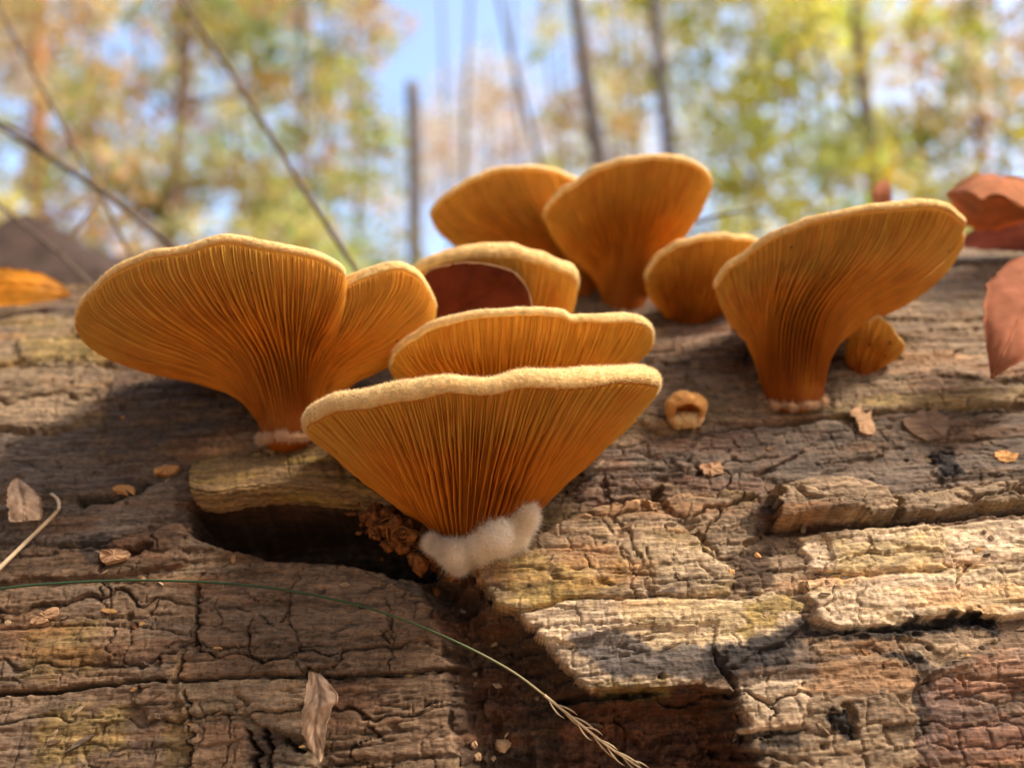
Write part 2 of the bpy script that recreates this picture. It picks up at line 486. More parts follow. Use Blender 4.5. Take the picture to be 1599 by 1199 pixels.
CRACKS = [([(308, 896), (313, 960), (299, 1010), (279, 1060)], 4, .28), ([(-100, 1092), (110, 1076), (258, 1061)], 4, .32), ([(270, 1063), (420, 1058), (600, 1050), (695, 1044)], 3.5, .22), ([(292, 1080), (296, 1130), (286, 1199)], 3, .2), ([(150, 915), (175, 990), (160, 1060)], 2, .08), ([(960, 860), (985, 900), (990, 942)], 2, .06), ([(1000, 862), (1010, 930)], 1.6, .05), ([(930, 905), (1060, 915), (1130, 925)], 1.6, .06), ([(600, 930), (612, 990), (604, 1045)], 2, .07), ([(460, 890), (452, 960), (470, 1050)], 2, .07), ([(1330, 915), (1340, 980)], 1.8, .06), ([(1495, 890), (1490, 930)], 3, .1), ([(1350, 850), (1345, 905)], 1.6, .05), ([(-60, 985), (120, 975), (290, 985)], 2, .08), ([(1460, 1090), (1599, 1070)], 2, .06), ([(1470, 1140), (1640, 1110)], 2, .06), ([(860, 985), (1000, 980), (1120, 985)], 1.6, .05), ([(900, 712), (1000, 690), (1195, 665)], 3, .12), ([(1195, 662), (1300, 650), (1480, 634), (1700, 620)], 4, .2),
          ([(-100, 592), (60, 574), (175, 570)], 3, .15), ([(120, 782), (180, 772), (230, 755)], 9, .5),
          ([(1040, 788), (985, 785), (940, 792)], 6, .3), ([(1190, 835), (1300, 832), (1420, 822), (1700, 788)], 6, .3),
          ([(1310, 1105), (1320, 1150)], 10, .15), ([(1030, 765), (1010, 790)], 7, .3), ([(380, 1140), (400, 1170), (395, 1200)], 5, .3),
          ([(410, 1135), (425, 1170), (420, 1200)], 5, .3), ([(445, 1150), (470, 1175)], 5, .25), ([(1076, 720), (1090, 742), (1125, 745)], 3, .2),
          ([(0, 515), (110, 506)], 3, .12), ([(180, 870), (240, 850)], 6, .25), ([(880, 1090), (1010, 1080)], 8, .35)]
STAINS_AND_SHADE = [   # natural dark crusts, lichen and moss, plus some painted shade: outline, colour, edge softness, amount
    ([(880, 1000), (940, 985), (1010, 1010), (1100, 1015), (1170, 1005), (1245, 975), (1262, 985), (1180, 1040), (1090, 1062), (950, 1062), (925, 1030)], SLATE, 14, .85),
    ([(1090, 1030), (1200, 985), (1250, 960), (1265, 990), (1200, 1050), (1110, 1070)], BLK * 2, 14, .8),
    ([(1250, 990), (1330, 985), (1440, 970), (1500, 958), (1550, 965), (1555, 985), (1440, 995), (1330, 1005), (1255, 1010)], BLK, 9, .9),
    ([(1505, 960), (1530, 960), (1556, 1000), (1545, 1010)], BLK, 8, .9),
    ([(1270, 1120), (1300, 1105), (1320, 1130), (1322, 1160), (1300, 1155), (1280, 1140)], BLK, 8, .95),
    ([(1415, 1060), (1445, 1050), (1440, 1150), (1410, 1155)], BLK * 2, 12, .7),
    ([(1350, 1020), (1430, 1020), (1450, 1045), (1430, 1050)], BLK * 1.5, 8, .8),
    ([(1455, 705), (1490, 700), (1505, 735), (1470, 750)], BLK * 1.4, 9, .9),
    ([(1180, 1150), (1230, 1140), (1240, 1160), (1190, 1170)], BLK * 2, 8, .7),
    ([(375, 1120), (480, 1135), (480, 1199), (390, 1199)], BLK * 2.5, 16, .55),
    ([(120, 840), (170, 830), (180, 870), (130, 885)], BLK * 2.2, 9, .75),
    ([(200, 820), (280, 800), (420, 800), (620, 830), (640, 880), (420, 880), (220, 860)], DRK * 1.2, 30, .6),  # painted shade of the front mushroom, left of its foot
    ([(30, 540), (170, 530), (190, 565), (60, 572)], YEL * .9, 22, .6),
    ([(30, 980), (160, 960), (150, 1050), (20, 1060)], YEL * .8, 30, .35),
    ([(60, 1120), (200, 1100), (200, 1170), (60, 1199)], YEL * 1.0, 30, .45),
    ([(330, 705), (600, 695), (610, 740), (330, 745)], YEL * 1.1, 20, .6),
    ([(1150, 950), (1230, 930), (1240, 960), (1150, 1000)], YEL * 1.1, 18, .8),
    ([(1300, 860), (1460, 845), (1460, 900), (1310, 910)], YEL * 1.3, 26, .5),
    ([(760, 880), (900, 890), (980, 930), (900, 960), (800, 950)], YEL * 1.2, 30, .55),
    ([(960, 855), (1130, 860), (1130, 930), (980, 935)], LT * .9, 30, .5),
    ([(920, 1068), (1040, 1062), (1060, 1085), (930, 1092)], YEL * .6, 12, .7),
    ([(900, 1095), (1110, 1095), (1180, 1199), (1180, 1260), (820, 1260)], RED * .8, 30, .8),
    ([(1470, 1050), (1700, 990), (1700, 1070), (1480, 1095)], RED * 1.5, 30, .45),
    ([(1470, 1130), (1700, 1110), (1700, 1180), (1440, 1190)], RED * 1.3, 30, .45),
    ([(890, 560), (1180, 520), (1190, 640), (1040, 660), (900, 690)], DRK * 1.6, 30, .6),  # painted shade beneath the big right mushroom and its neighbours
    ([(1030, 500), (1180, 470), (1180, 530), (1040, 540)], PNK * .7, 20, .7),
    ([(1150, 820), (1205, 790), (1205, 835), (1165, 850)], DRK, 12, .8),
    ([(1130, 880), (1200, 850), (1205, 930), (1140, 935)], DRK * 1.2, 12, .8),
]


def build_log():
    g = lambda a, b, s: np.linspace(a, b, max(2, int(round(abs(b - a) / s))), endpoint=False)
    us = np.concatenate([g(-75, -30, 1.2), g(-30, -19, .2), g(-19, -10.5, .05), g(-10.5, 10.5, .025), g(10.5, 19, .05), g(19, 30, .2), g(30, 75.6, 1.2)])
    r = math.degrees(1 / LOGR)
    th = np.concatenate([g(-150, -10, 3), g(-10, 12, .5), g(12, 46, .025 * r), g(46, 80, .034 * r), g(80, 100, .4), g(100, 213, 3)])
    nu, nv = len(us), len(th)
    U, T = np.meshgrid(us, np.radians(th), indexing='ij')
    V = T * LOGR
    N = np.cos(T)[..., None] * E1 + np.sin(T)[..., None] * E2
    base = LOGC + U[..., None] * AX + LOGR * N
    px, py, dep = project(base)
    facing = ((-base * N).sum(-1) > 0) & (dep > 2)
    px = np.where(facing, px, -9000.0)
    w1 = fbm(U * 1.3, V * 1.3, 4, 3); w2 = fbm(U * 1.3 + 40, V * 1.3, 4, 4)
    w3 = fbm(U * 7, V * 7, 3, 5); w4 = fbm(U * 7 + 90, V * 7, 3, 6)
    spl = fbm(U * 1.2, V * 9, 3, 7)                      # splinters: breaks across the grain are ragged
    qx = px + 6 * w1 + 4 * w3 + 12 * spl; qy = py + 5 * w2 + 3 * w4
    # relief of the bare wood
    h = 0.35 * fbm(U * .09, V * .16, 3, 11)
    lam = fbm(U * .16 + .10 * w1, V * 1.25, 4, 12)
    s = lam * 8
    terr = (np.floor(s) + sstep(.80, 1.0, s - np.floor(s))) / 8
    h += 0.20 * terr
    gr = fbm(U * .35, V * 5.5, 4, 13, .6)
    h += 0.040 * gr
    ridg = 1 - np.abs(fbm(U * .22, V * 3.4, 3, 14)) * 2
    h -= 0.09 * sstep(.90, 1.0, ridg) * sstep(-.1, .3, fbm(U * .4, V * .5, 2, 17))
    h += 0.016 * fbm(U * 4, V * 18, 3, 15) + 0.020 * fbm(U * 14, V * 14, 3, 16, .65) + 0.05 * fbm(U * 2.2, V * 2.8, 3, 18) * sstep(0, .5, fbm(U * .5 + 5, V * .6, 2, 19))
    for fu, fv, dep_, wid, jmp, sd_ in ((.38, .95, .16, .022, .12, 21), (1.5, 3.2, .06, .013, .022, 22), (4.2, 8.0, .028, .009, .016, 23)):
        c_, e_ = bricks(U + .5 * w1 / fu ** .5 * .5, V + .35 * w2 / fv ** .5, fu, fv, sd_)
        op = sstep(-.25, .35, fbm(U * fu * .7, V * fv * .7, 2, sd_ + 100))
        h -= dep_ * op * (1 - sstep(wid * .4, wid * 1.6, e_)); h += jmp * (c_ - .5)
    # colour of the bare wood
    mix = lambda a, b, t: a + (b - a) * t[..., None]
    n1 = fbm(U * .25, V * .8, 4, 41); n2 = fbm(U * .8, V * 2.2, 4, 42)
    col = mix(BRN, TAN, sstep(-.25, .6, n1 + .4 * n2))
    col = mix(col, GRY, sstep(.0, .6, fbm(U * .4 + 9, V * 1.1, 4, 43)))
    side = sstep(500, 1000, px)
    col = col * (0.98 + .10 * side)[..., None]
    col = mix(col, YEL * .75, .4 * sstep(.18, .6, fbm(U * .6, V * 1.0, 4, 44)))
    col = mix(col, RED, .5 * sstep(.25, .6, fbm(U * .5 + 30, V * 1.2, 4, 45)))
    streak = fbm(U * .30, V * 7, 4, 46, .6); streak2 = fbm(U * 1.1, V * 15, 3, 47)
    lab = np.zeros(U.shape, np.int32)
    cover = np.zeros(U.shape)

    def box(poly, m):
        p = np.asarray(poly)
        return np.where((qx > p[:, 0].min() - m) & (qx < p[:, 0].max() + m) & (qy > p[:, 1].min() - m) & (qy < p[:, 1].max() + m))
    I = box(RAISED, 30)
    h[I] += .34 * sstep(-1.6, .8, poly_sdf(qx[I] + 0 * w1[I], qy[I], RAISED))
    # hollows: reddish dark wood, with shade painted into the colour
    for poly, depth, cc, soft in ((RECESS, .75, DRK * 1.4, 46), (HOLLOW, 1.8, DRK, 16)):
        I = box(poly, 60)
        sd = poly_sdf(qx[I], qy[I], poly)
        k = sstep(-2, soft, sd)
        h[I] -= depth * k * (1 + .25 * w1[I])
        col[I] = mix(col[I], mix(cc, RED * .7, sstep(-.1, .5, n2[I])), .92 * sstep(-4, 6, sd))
    # chunks standing in the recess
    I = box(RECESS, 0)
    sd = poly_sdf(qx[I], qy[I], RECESS)
    c3, e3 = bricks(U[I] + .3 * w1[I], V[I] + .3 * w2[I], 1.3, 2.6, 51)
    fib = fbm(U[I] * 7, V[I] * 2.2, 4, 53, .6)
    h[I] += sstep(0, 12, sd) * (.30 * (c3 - .4) * sstep(0, .04, e3) + .14 * fib + .10 * fbm(U[I] * 6, V[I] * 6, 3, 52))
    # raised pieces
    for k, (nm, poly, ht, c1, c2, smooth) in enumerate(PLATES, 1):
        I = box(poly, 30)
        jit = 1.0 if nm not in ('H', 'H2', 'C', 'D') else .8
        x = px[I] + jit * (5 * w1[I] + 4 * w3[I] + 13 * spl[I]); y = py[I] + jit * (7 * w2[I] + 2.5 * w4[I])
        sd = poly_sdf(x, y, poly)
        t = sstep(-1.6, .8, sd)
        tilt = 1 + .18 * fbm(U[I] * .5 + k, V[I] * .8, 2, 60 + k)
        surf = ht * HS.get(nm, .26) * tilt - .015 * (1 - sstep(0, 6, sd))
        if nm == 'S':
            surf = surf + .1 * sstep(690, 770, y)
        flat = .80 * t * (1.0 if smooth < 1.15 else .55)
        h[I] = h[I] - flat * (.20 * terr[I] + .040 * gr[I]) + surf * t
        a = sstep(-.15, .55, fbm(U[I] * .7 + k * 3, V[I] * 1.8, 4, 70 + k))
        cc = mix(c1[None] * (1 + .20 * fbm(U[I] * 1.5, V[I] * 3, 3, 110 + k))[..., None], c2, .5 * a)
        cc = mix(cc, c1 * .55, .6 * sstep(.15, .6, fbm(U[I] * 1.1 + k * 7, V[I] * 4.5, 4, 140 + k)))
        col[I] = mix(col[I], cc, sstep(-3.4, -2.4, sd))
        cur = lab[I]; cur[sd > -3.5] = k; lab[I] = cur
        cv = cover[I]; cover[I] = np.maximum(cv, t)
    for pts, wd, dp in CRACKS:
        I = box(pts, 40)
        d = line_dist(qx[I], qy[I], pts)
        h[I] -= dp * (1 - sstep(wd * .3, wd * 1.1, d))
    for poly, cc, soft, amt in STAINS_AND_SHADE:
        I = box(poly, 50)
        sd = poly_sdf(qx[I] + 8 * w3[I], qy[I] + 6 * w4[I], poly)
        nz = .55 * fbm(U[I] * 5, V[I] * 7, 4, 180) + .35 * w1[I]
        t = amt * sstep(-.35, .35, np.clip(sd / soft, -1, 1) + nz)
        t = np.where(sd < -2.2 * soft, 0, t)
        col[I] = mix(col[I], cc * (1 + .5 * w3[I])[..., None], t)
        if cc[0] < .03:
            h[I] += t * .09 * fbm(U[I] * 9, V[I] * 9, 3, 181)
    # small pits and crumbs
    f1, f2, c5 = worley(U * 1.7, V * 2.3, 201)
    pit = (c5 > .94) * (1 - sstep(.03, .12 + .25 * np.maximum(w3, -.3), f1))
    h -= .10 * pit
    col *= (1 - .55 * pit)[..., None]
    col = np.clip(col * (1 + .16 * w3 + .38 * streak + .22 * streak2 + .22 * fbm(U * 9, V * 11, 3, 49, .65))[..., None], .004, 1.3)
    col = mix(col, col * np.array([1.08, .88, .72]), sstep(.1, .6, fbm(U * .5, V * 2.4, 3, 48)))
    lum = col.mean(-1, keepdims=True)
    col = np.clip((col * .94 + lum * np.array([.07, .065, .06])) * .92, .003, .80)
    pos = base + h[..., None] * N
    allv = pos.reshape(-1, 3); allc = col.reshape(-1, 3)
    F = grid_faces(nu, nv)
    L = lab.reshape(-1)[F].max(1)
    root = None
    for k in range(0, len(PLATES) + 1):
        f = F[L == k]
        if not len(f):
            continue
        ids, inv = np.unique(f, return_inverse=True)
        f = inv.reshape(f.shape).astype(np.int32)
        if k == 0:
            root = mesh_obj('fallen_log', allv[ids], f, M_WOOD, colors=allc[ids], label='weathered brown fallen log with cracked, flaking bark carrying the orange mushrooms', category='log')
        else:
            mesh_obj('bark_plate', allv[ids], f, M_WOOD, root, colors=allc[ids])
    # end discs close the log
    for e, side in ((0, -1), (nu - 1, 1)):
        ring = pos[e]; c = ring.mean(0) + AX * side * .3
        v = np.concatenate([ring, c[None]]); n = len(ring)
        f = np.stack([np.arange(n), (np.arange(n) + 1) % n, np.full(n, n)], -1)
        mesh_obj('log_end', v, f, M_WOOD, root, colors=np.tile(TAN, (n + 1, 1)))
    return root, us, np.radians(th), h


LOG, LOG_U, LOG_T, LOG_H = build_log()


def log_at(px, py, lift=0.0):
    """point on the real (uneven) log surface seen at px,py, lifted along its normal"""
    p = P(px, py, dlog(px, py))
    for _ in range(4):
        q = p - LOGC
        u = q @ AX; rad = q - u * AX
        t = math.atan2(rad @ E2, rad @ E1)
        hh = LOG_H[min(np.searchsorted(LOG_U, u), len(LOG_U) - 1), min(np.searchsorted(LOG_T, t), len(LOG_T) - 1)]
        p = P(px, py, dlog(px, py, hh + lift))
    return p, nrm(math.cos(t) * E1 + math.sin(t) * E2)


def bark_flap():
    """splintered plank of wood jutting over the dark hollow"""
    n, m = 160, 26
    back = crom(np.array([(300, 722), (360, 706), (450, 696), (540, 690), (600, 692), (650, 705)], float), n)
    front = crom(np.array([(298, 762), (330, 768), (390, 760), (450, 757), (520, 762), (580, 772), (660, 800)], float), n)
    rg = np.random.default_rng(12)
    k = np.linspace(0, 1, n)
    front[:, 1] += 4.0 * fbm(k * 26, k * 0, 4, 401, .7)
    B = np.array([log_at(x, y)[0] for x, y in back]); N = np.array([log_at(x, y)[1] for x, y in back])
    Fr = np.array([P(x, y, dlog(x, y, .38)) for x, y in front])
    w = np.linspace(0, 1, m)[None, :, None]
    top = B[:, None] * (1 - w) + Fr[:, None] * w
    K, W = np.meshgrid(k, w.ravel(), indexing='ij')
    gl = .09 * fbm(K * 4, W * 8, 4, 402, .65) + .03 * fbm(K * 40, W * 14, 3, 407) + .05 * np.floor(3 * fbm(K * 2.2, W * 4, 2, 403)) / 3 + .10 * np.sin(W * math.pi)
    top = top + N[:, None] * gl[..., None]
    top[:, 0] -= N * .2
    dn = nrm(-E2 * .9 - E1 * .25)                    # the broken front face drops back under
    rows = [top, top[:, -1:]]                        # doubled edge keeps the break crisp
    for q in range(1, 15):
        f = q / 14
        lay = .05 * fbm(K[:, -1] * 9, K[:, -1] * 0 + q * 1.7, 3, 404) + .04 * (q % 3 - 1)
        rows.append((top[:, -1] + dn * (.42 * f) - E1 * (.40 * f ** 2) + E1 * lay[:, None])[:, None])
    G = np.concatenate(rows, 1)
    mm = G.shape[1]
    base = np.array([.27, .165, .075])
    KK, QQ = np.meshgrid(k, np.arange(mm), indexing='ij')
    c = base * (1 + .9 * fbm(KK * 6, QQ * .7, 4, 405, .65))[..., None]
    a = sstep(-.1, .5, fbm(KK * 4, QQ * .25, 3, 406))[..., None]
    c = c * (1 - .6 * a) + YEL * .6 * a
    mesh_obj('bark_flap', G.reshape(-1, 3), grid_faces(n, mm), M_WOOD, LOG, colors=np.clip(c, .01, .7).reshape(-1, 3))
    # its sawn-looking dark end
    e = G[0]; cc = e.mean(0) - AX * .02
    v = np.concatenate([e, cc[None]]); i = np.arange(mm)
    mesh_obj('flap_end', v, np.stack([i, (i + 1) % mm, np.full(mm, mm)], -1), M_WOOD, LOG, colors=np.tile(BRN * .8, (mm + 1, 1)), smooth=False)
bark_flap()


def flecks():
    """loose splinters and crumbs of bark caught on the log"""
    rg = np.random.default_rng(21)
    vs, fs, cs, k = [], [], [], 0
    pal = np.array([TAN * 1.3, TAN, TAN * .8, BRN, BRN, BRN * 1.2, GRY, DRK, RED, np.array([.5, .27, .1])])
    while k < 180:
        x, y = rg.uniform(-20, 1620), rg.uniform(480, 1199)
        if poly_sdf(np.array([x]), np.array([y]), HOLLOW)[0] > -15:
            continue
        p, n = log_at(x, y)
        u = nrm(AX + rg.normal(size=3) * .55); u = nrm(u - (u @ n) * n); sdv = np.cross(n, u)
        L = rg.uniform(.03, .08) * (1 + 2.2 * rg.random() ** 4); W = rg.uniform(.015, .05); H = rg.uniform(.012, .035)
        prof = np.array([(-1, 0), (-.5, .8), (.2, 1), (.8, .5), (1, -.1), (.5, -.8), (-.4, -1), (-.9, -.5)]) + .2 * rg.normal(size=(8, 2))
        a = p + prof[:, :1] * L * u + prof[:, 1:] * W * sdv
        v = np.concatenate([a - n * .03, a + n * H * rg.uniform(.5, 1.2, (8, 1))])
        i = np.arange(8); j = (i + 1) % 8
        f = np.concatenate([np.stack([i, j, j + 8], -1), np.stack([i, j + 8, i + 8], -1), np.array([(8, 8 + q, 9 + q) for q in range(1, 7)])])
        vs.append(v); fs.append(f + 16 * k); cs.append(np.tile(pal[rg.integers(len(pal))] * rg.uniform(.7, 1.2), (16, 1))); k += 1
    mesh_obj('bark_flecks', np.concatenate(vs), np.concatenate(fs), M_WOOD, LOG, smooth=False, colors=np.concatenate(cs), kind='stuff')
flecks()


# ------------------------------------------------------------------ mushrooms
def hairs(pts, nrms, length, width, spread, seed, lift=0.0):
    r = np.random.default_rng(seed)
    n = len(pts)
    d = nrm(nrms + spread * r.normal(size=(n, 3)) + np.array([0, 0, lift]))
    side = nrm(np.cross(d, r.normal(size=(n, 3))))
    ln = length * r.uniform(.45, 1.25, (n, 1))
    a = pts - .004 * d
    tip = a + d * ln + .25 * ln * r.normal(size=(n, 3)) * .5
    v = np.stack([a - side * width, a + side * width, tip], 1).reshape(-1, 3)
    return v, np.arange(3 * n).reshape(-1, 3)


def sample_grid(pos, n, seed, vlo=0, vhi=None):
    """random points with normals on a (nu wrapped, nv) grid of positions"""
    r = np.random.default_rng(seed)
    nu, nv = pos.shape[:2]
    vhi = nv - 1 if vhi is None else vhi
    # area-weighted cells
    A = pos[:, vlo:vhi]; B = np.roll(pos, -1, 0)[:, vlo:vhi]; C = pos[:, vlo + 1:vhi + 1]
    cr = np.cross(B - A, C - A)
    w = np.linalg.norm(cr, axis=-1)
    idx = r.choice(w.size, n, p=(w / w.sum()).ravel())
    a, b = r.random((2, n, 1))
    A, B, C = A.reshape(-1, 3)[idx], B.reshape(-1, 3)[idx], C.reshape(-1, 3)[idx]
    return A + a * (B - A) + b * (C - A), nrm(cr.reshape(-1, 3)[idx])


def mushroom(label, rim, stem, axis_to, r_stem, prof, band, n_gill, n_fuzz, seed, fuzz_len=.07, gill_h=.17, myc=0, myc_r=.4, bulge=0.0, group=None, fuzz_w=.004, blen=1.0):
    root = empty('mushroom', label=label, category='mushroom', group=group)
    rg = np.random.default_rng(seed)
    R = P(*np.array(rim).T)
    NR = 420
    R = crom(R, NR, True)
    cen = R.mean(0)
    _, _, vt = np.linalg.svd(R - cen)
    NN = vt[2] * (1 if vt[2][2] > 0 else -1)
    k = np.arange(NR) / NR
    R = R + NN * (.022 * np.sin(2 * math.pi * (k * 11 + .3 * seed)) * np.sin(2 * math.pi * (k * 3 + .17 * seed)) + .012 * vn(k * 60, k * 0 + seed, seed))[:, None]
    S0 = P(*stem)
    A = nrm(P(*axis_to) - S0)
    S0 = S0 - A * .15
    kk_ = np.arange(-60, 61); gw = np.exp(-(kk_ / 22.0) ** 2); gw /= gw.sum()
    Rs = sum(w_ * np.roll(R, -q_, 0) for q_, w_ in zip(kk_, gw))
    Rs = cen + (Rs - cen) * 1.03
    rel = Rs - S0
    ax = rel @ A
    rad = rel - ax[:, None] * A
    rc = R - cen
    e = nrm(rc - (rc @ A)[:, None] * A)
    ring = S0 + r_stem * e
    NT_ = 40
    t = np.linspace(0, 1, NT_)
    tab = crom(np.array(prof, float), NT_)
    rho, alp = tab[:, 0], tab[:, 1]
    dR = (rad - r_stem * e)
    surf = ring[:, None] + rho[None, :, None] * dR[:, None] + (alp[None, :] * ax[:, None])[..., None] * A
    surf = surf + (t ** 3.5)[None, :, None] * (R - Rs)[:, None]
    surf = surf - bulge * (np.sin(t * math.pi) ** 1.0)[None, :, None] * NN
    # small undulation of the flesh
    ku = np.repeat(k[:, None], NT_, 1); tt = np.repeat(t[None], NR, 0)
    du = np.roll(surf, -1, 0) - np.roll(surf, 1, 0)
    dv = np.gradient(surf, axis=1)
    nn = nrm(np.cross(du, dv))
    sgn = np.sign((nn * (surf - (S0 + A * ax.mean()))).sum(-1).mean())
    nn = nn * (sgn if sgn != 0 else 1)
    und = .035 * fbm(ku * 14, tt * 2.0, 3, 300 + seed) * np.sin(tt * math.pi)
    surf = surf + nn * und[..., None]
    age = fbm(ku * 10 + seed, tt * 2.5, 3, 320 + seed); blot = sstep(.30, .55, fbm(ku * 22 + seed, tt * 6, 3, 330 + seed))

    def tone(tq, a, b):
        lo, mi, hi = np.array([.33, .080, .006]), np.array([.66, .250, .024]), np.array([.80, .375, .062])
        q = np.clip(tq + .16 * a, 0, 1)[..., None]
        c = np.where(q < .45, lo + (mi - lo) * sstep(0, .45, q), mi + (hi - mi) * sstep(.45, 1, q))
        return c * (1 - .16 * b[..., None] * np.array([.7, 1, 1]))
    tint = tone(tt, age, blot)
    q0 = S0 - LOGC; q0 = q0 - (q0 @ AX) * AX; nl = nrm(q0)           # the stalk runs on into the wood
    foot = np.stack([ring - nl * (1.3 * f) + (S0 - ring) * (.25 * f) for f in (1.0, .66, .33, .12)], 1)
    whole = np.concatenate([foot, surf], 1)
    tw = np.concatenate([np.repeat(tint[:, :1], 4, 1), tint * (.70 + .26 * sstep(.55, .95, tt))[..., None]], 1)  # flesh between the gills darkened as painted valley shade
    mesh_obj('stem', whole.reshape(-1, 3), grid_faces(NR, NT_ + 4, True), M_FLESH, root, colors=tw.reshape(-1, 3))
    # gills: blades along the flesh
    step = 1.0 / n_gill
    gv, gf, gc, base = [], [], [], 0
    for g in range(n_gill):
        lvl = 0 if g % 4 == 0 else (1 if g % 2 == 0 else 2)
        t0 = (.03 + .05 * rg.random(), .30 + .16 * rg.random(), .52 + .2 * rg.random())[lvl]
        t1 = .988
        m = (30, 22, 16)[lvl]
        tv = np.linspace(t0, t1, m)
        kk = (g + .25 * rg.normal()) * step + step * (.16 * np.sin(tv * (3 + 3 * rg.random()) + 6 * rg.random()) + .10 * vn(tv * 9, tv * 0 + g, seed)) * (1 - .4 * tv)
        ki = (kk % 1) * NR; i0 = np.floor(ki).astype(int) % NR; fr = (ki - np.floor(ki))[:, None]
        ti = tv * (NT_ - 1); j0 = np.minimum(ti.astype(int), NT_ - 2); fj = (ti - j0)[:, None]

        def bil(arr):
            i1 = (i0 + 1) % NR
            return (arr[i0, j0] * (1 - fr) + arr[i1, j0] * fr) * (1 - fj) + (arr[i0, j0 + 1] * (1 - fr) + arr[i1, j0 + 1] * fr) * fj
        c = bil(surf); n_ = nrm(bil(nn))
        x = (tv - t0) / (t1 - t0)
        hgt = gill_h * (1, .8, .6)[lvl] * np.minimum(1, (x / .2)) ** .7 * (1 - .62 * sstep(.60, .97, tv)) * (1 + .15 * vn(tv * 12, tv * 0 + 3.7 * g, seed + 1))
        hgt = np.where(rg.random() < .06, hgt * (1 - .5 * np.exp(-((tv - t0 - .2 * rg.random()) / .03) ** 2)), hgt)
        hgt = np.maximum(hgt, .004) * (.35 + .65 * np.clip(tv / .3, 0, 1))
        tan = nrm(np.gradient(c, axis=0)); sd = np.cross(tan, n_)
        wd = .011 + .004 * rg.random()
        lean = sd * (.025 * vn(tv * 4, tv * 0 + 9.1 * g, seed + 2))[:, None]
        b1 = c + sd * wd - n_ * .012; b2 = c - sd * wd - n_ * .012
        e1 = c + n_ * hgt[:, None] + sd * .0035 + lean; e2 = c + n_ * hgt[:, None] - sd * .0035 + lean
        v = np.stack([b1, e1, e2, b2], 0).reshape(-1, 3)
        gv.append(v); gf.append(grid_faces(4, m) + base); base += len(v)
        gc.append(np.tile(bil(tint) * rg.uniform(.95, 1.12), (4, 1)) * np.repeat([.66, 1.22, 1.22, .66], m)[:, None])  # blade edges lightened, bases darkened: painted highlight and valley shade
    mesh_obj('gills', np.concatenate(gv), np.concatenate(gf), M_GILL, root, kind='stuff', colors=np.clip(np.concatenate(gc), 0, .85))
    sp = []
    for q in range(7):
        i_, j_ = rg.integers(NR), rg.integers(12, NT_ - 3)
        g_ = lump(surf[i_, j_] + nn[i_, j_] * gill_h * .55, rg.uniform(.010, .024) * rg.uniform(.5, 1.6, 3), 350 + q, 8, 6, .6)
        sp.append((g_.reshape(-1, 3), grid_faces(8, 6, True)))
    mesh_obj('specks', *merge(sp), M_SPECK, root, kind='stuff')
    # felted margin and top of the cap
    out = R - cen; out = nrm(out - (out @ NN)[:, None] * NN)
    lip = [(-.14, .02), (.02, -.06), (.16, .02), (.25, .18), (.28, .40), (.24, .64), (.12, .86), (-.10, 1.0), (-.45, 1.06)]
    bv = band * (1 + .12 * vn(k * 24, k * 0 + 5, seed + 7) + .12 * vn(np.abs(k - .5) * 8, k * 0, seed + 8))
    rows = [R + out * (o * bv)[:, None] + NN * (q * bv)[:, None] for o, q in lip]
    last = rows[-1]; mid = cen + NN * (band * .9) - A * .35
    for f in (.12, .3, .5, .7, .88, .985):
        rows.append(last * (1 - f) + mid * f + NN * (.10 * math.sin(f * 3.0)) + NN * (.03 * fbm(k * 9, k * 0 + f * 4, 2, seed + 9))[:, None])
    cap = np.stack(rows, 1)
    mesh_obj('cap', cap.reshape(-1, 3), grid_faces(NR, cap.shape[1], True), M_CAP, root)
    if n_fuzz:
        pt, n_ = sample_grid(cap, n_fuzz, seed + 20, 1, 10)
        if ((n_ * (pt - cen)).sum(-1)).mean() < 0:
            n_ = -n_
        v, f = hairs(pt, n_, fuzz_len, fuzz_w, .45, seed + 21, .15)
        mesh_obj('fuzz', v, f, M_FUZZ if seed < 3 else M_FUZZY, root, smooth=False, kind='stuff')
    if myc:
        mycelium(root, S0 + A * .12, A, r_stem, myc_r, myc, seed + 30)
    return root


def lump(c, rx, seed, nu=48, nv=30, rough=.25, axis=None, squash=1.0):
    th = np.linspace(0, 2 * math.pi, nu, endpoint=False); ph = np.linspace(.001, math.pi - .001, nv)
    T, H = np.meshgrid(th, ph, indexing='ij')
    d = np.stack([np.cos(T) * np.sin(H), np.sin(T) * np.sin(H), np.cos(H) * squash], -1)
    n = fbm(d[..., 0] * 2.3 + d[..., 2] * 1.7 + 5, d[..., 1] * 2.3 - d[..., 2] * 1.1, 4, seed)
    return np.asarray(c) + d * (np.asarray(rx) * (1 + rough * n[..., None] * 1.6))


soften_later = []


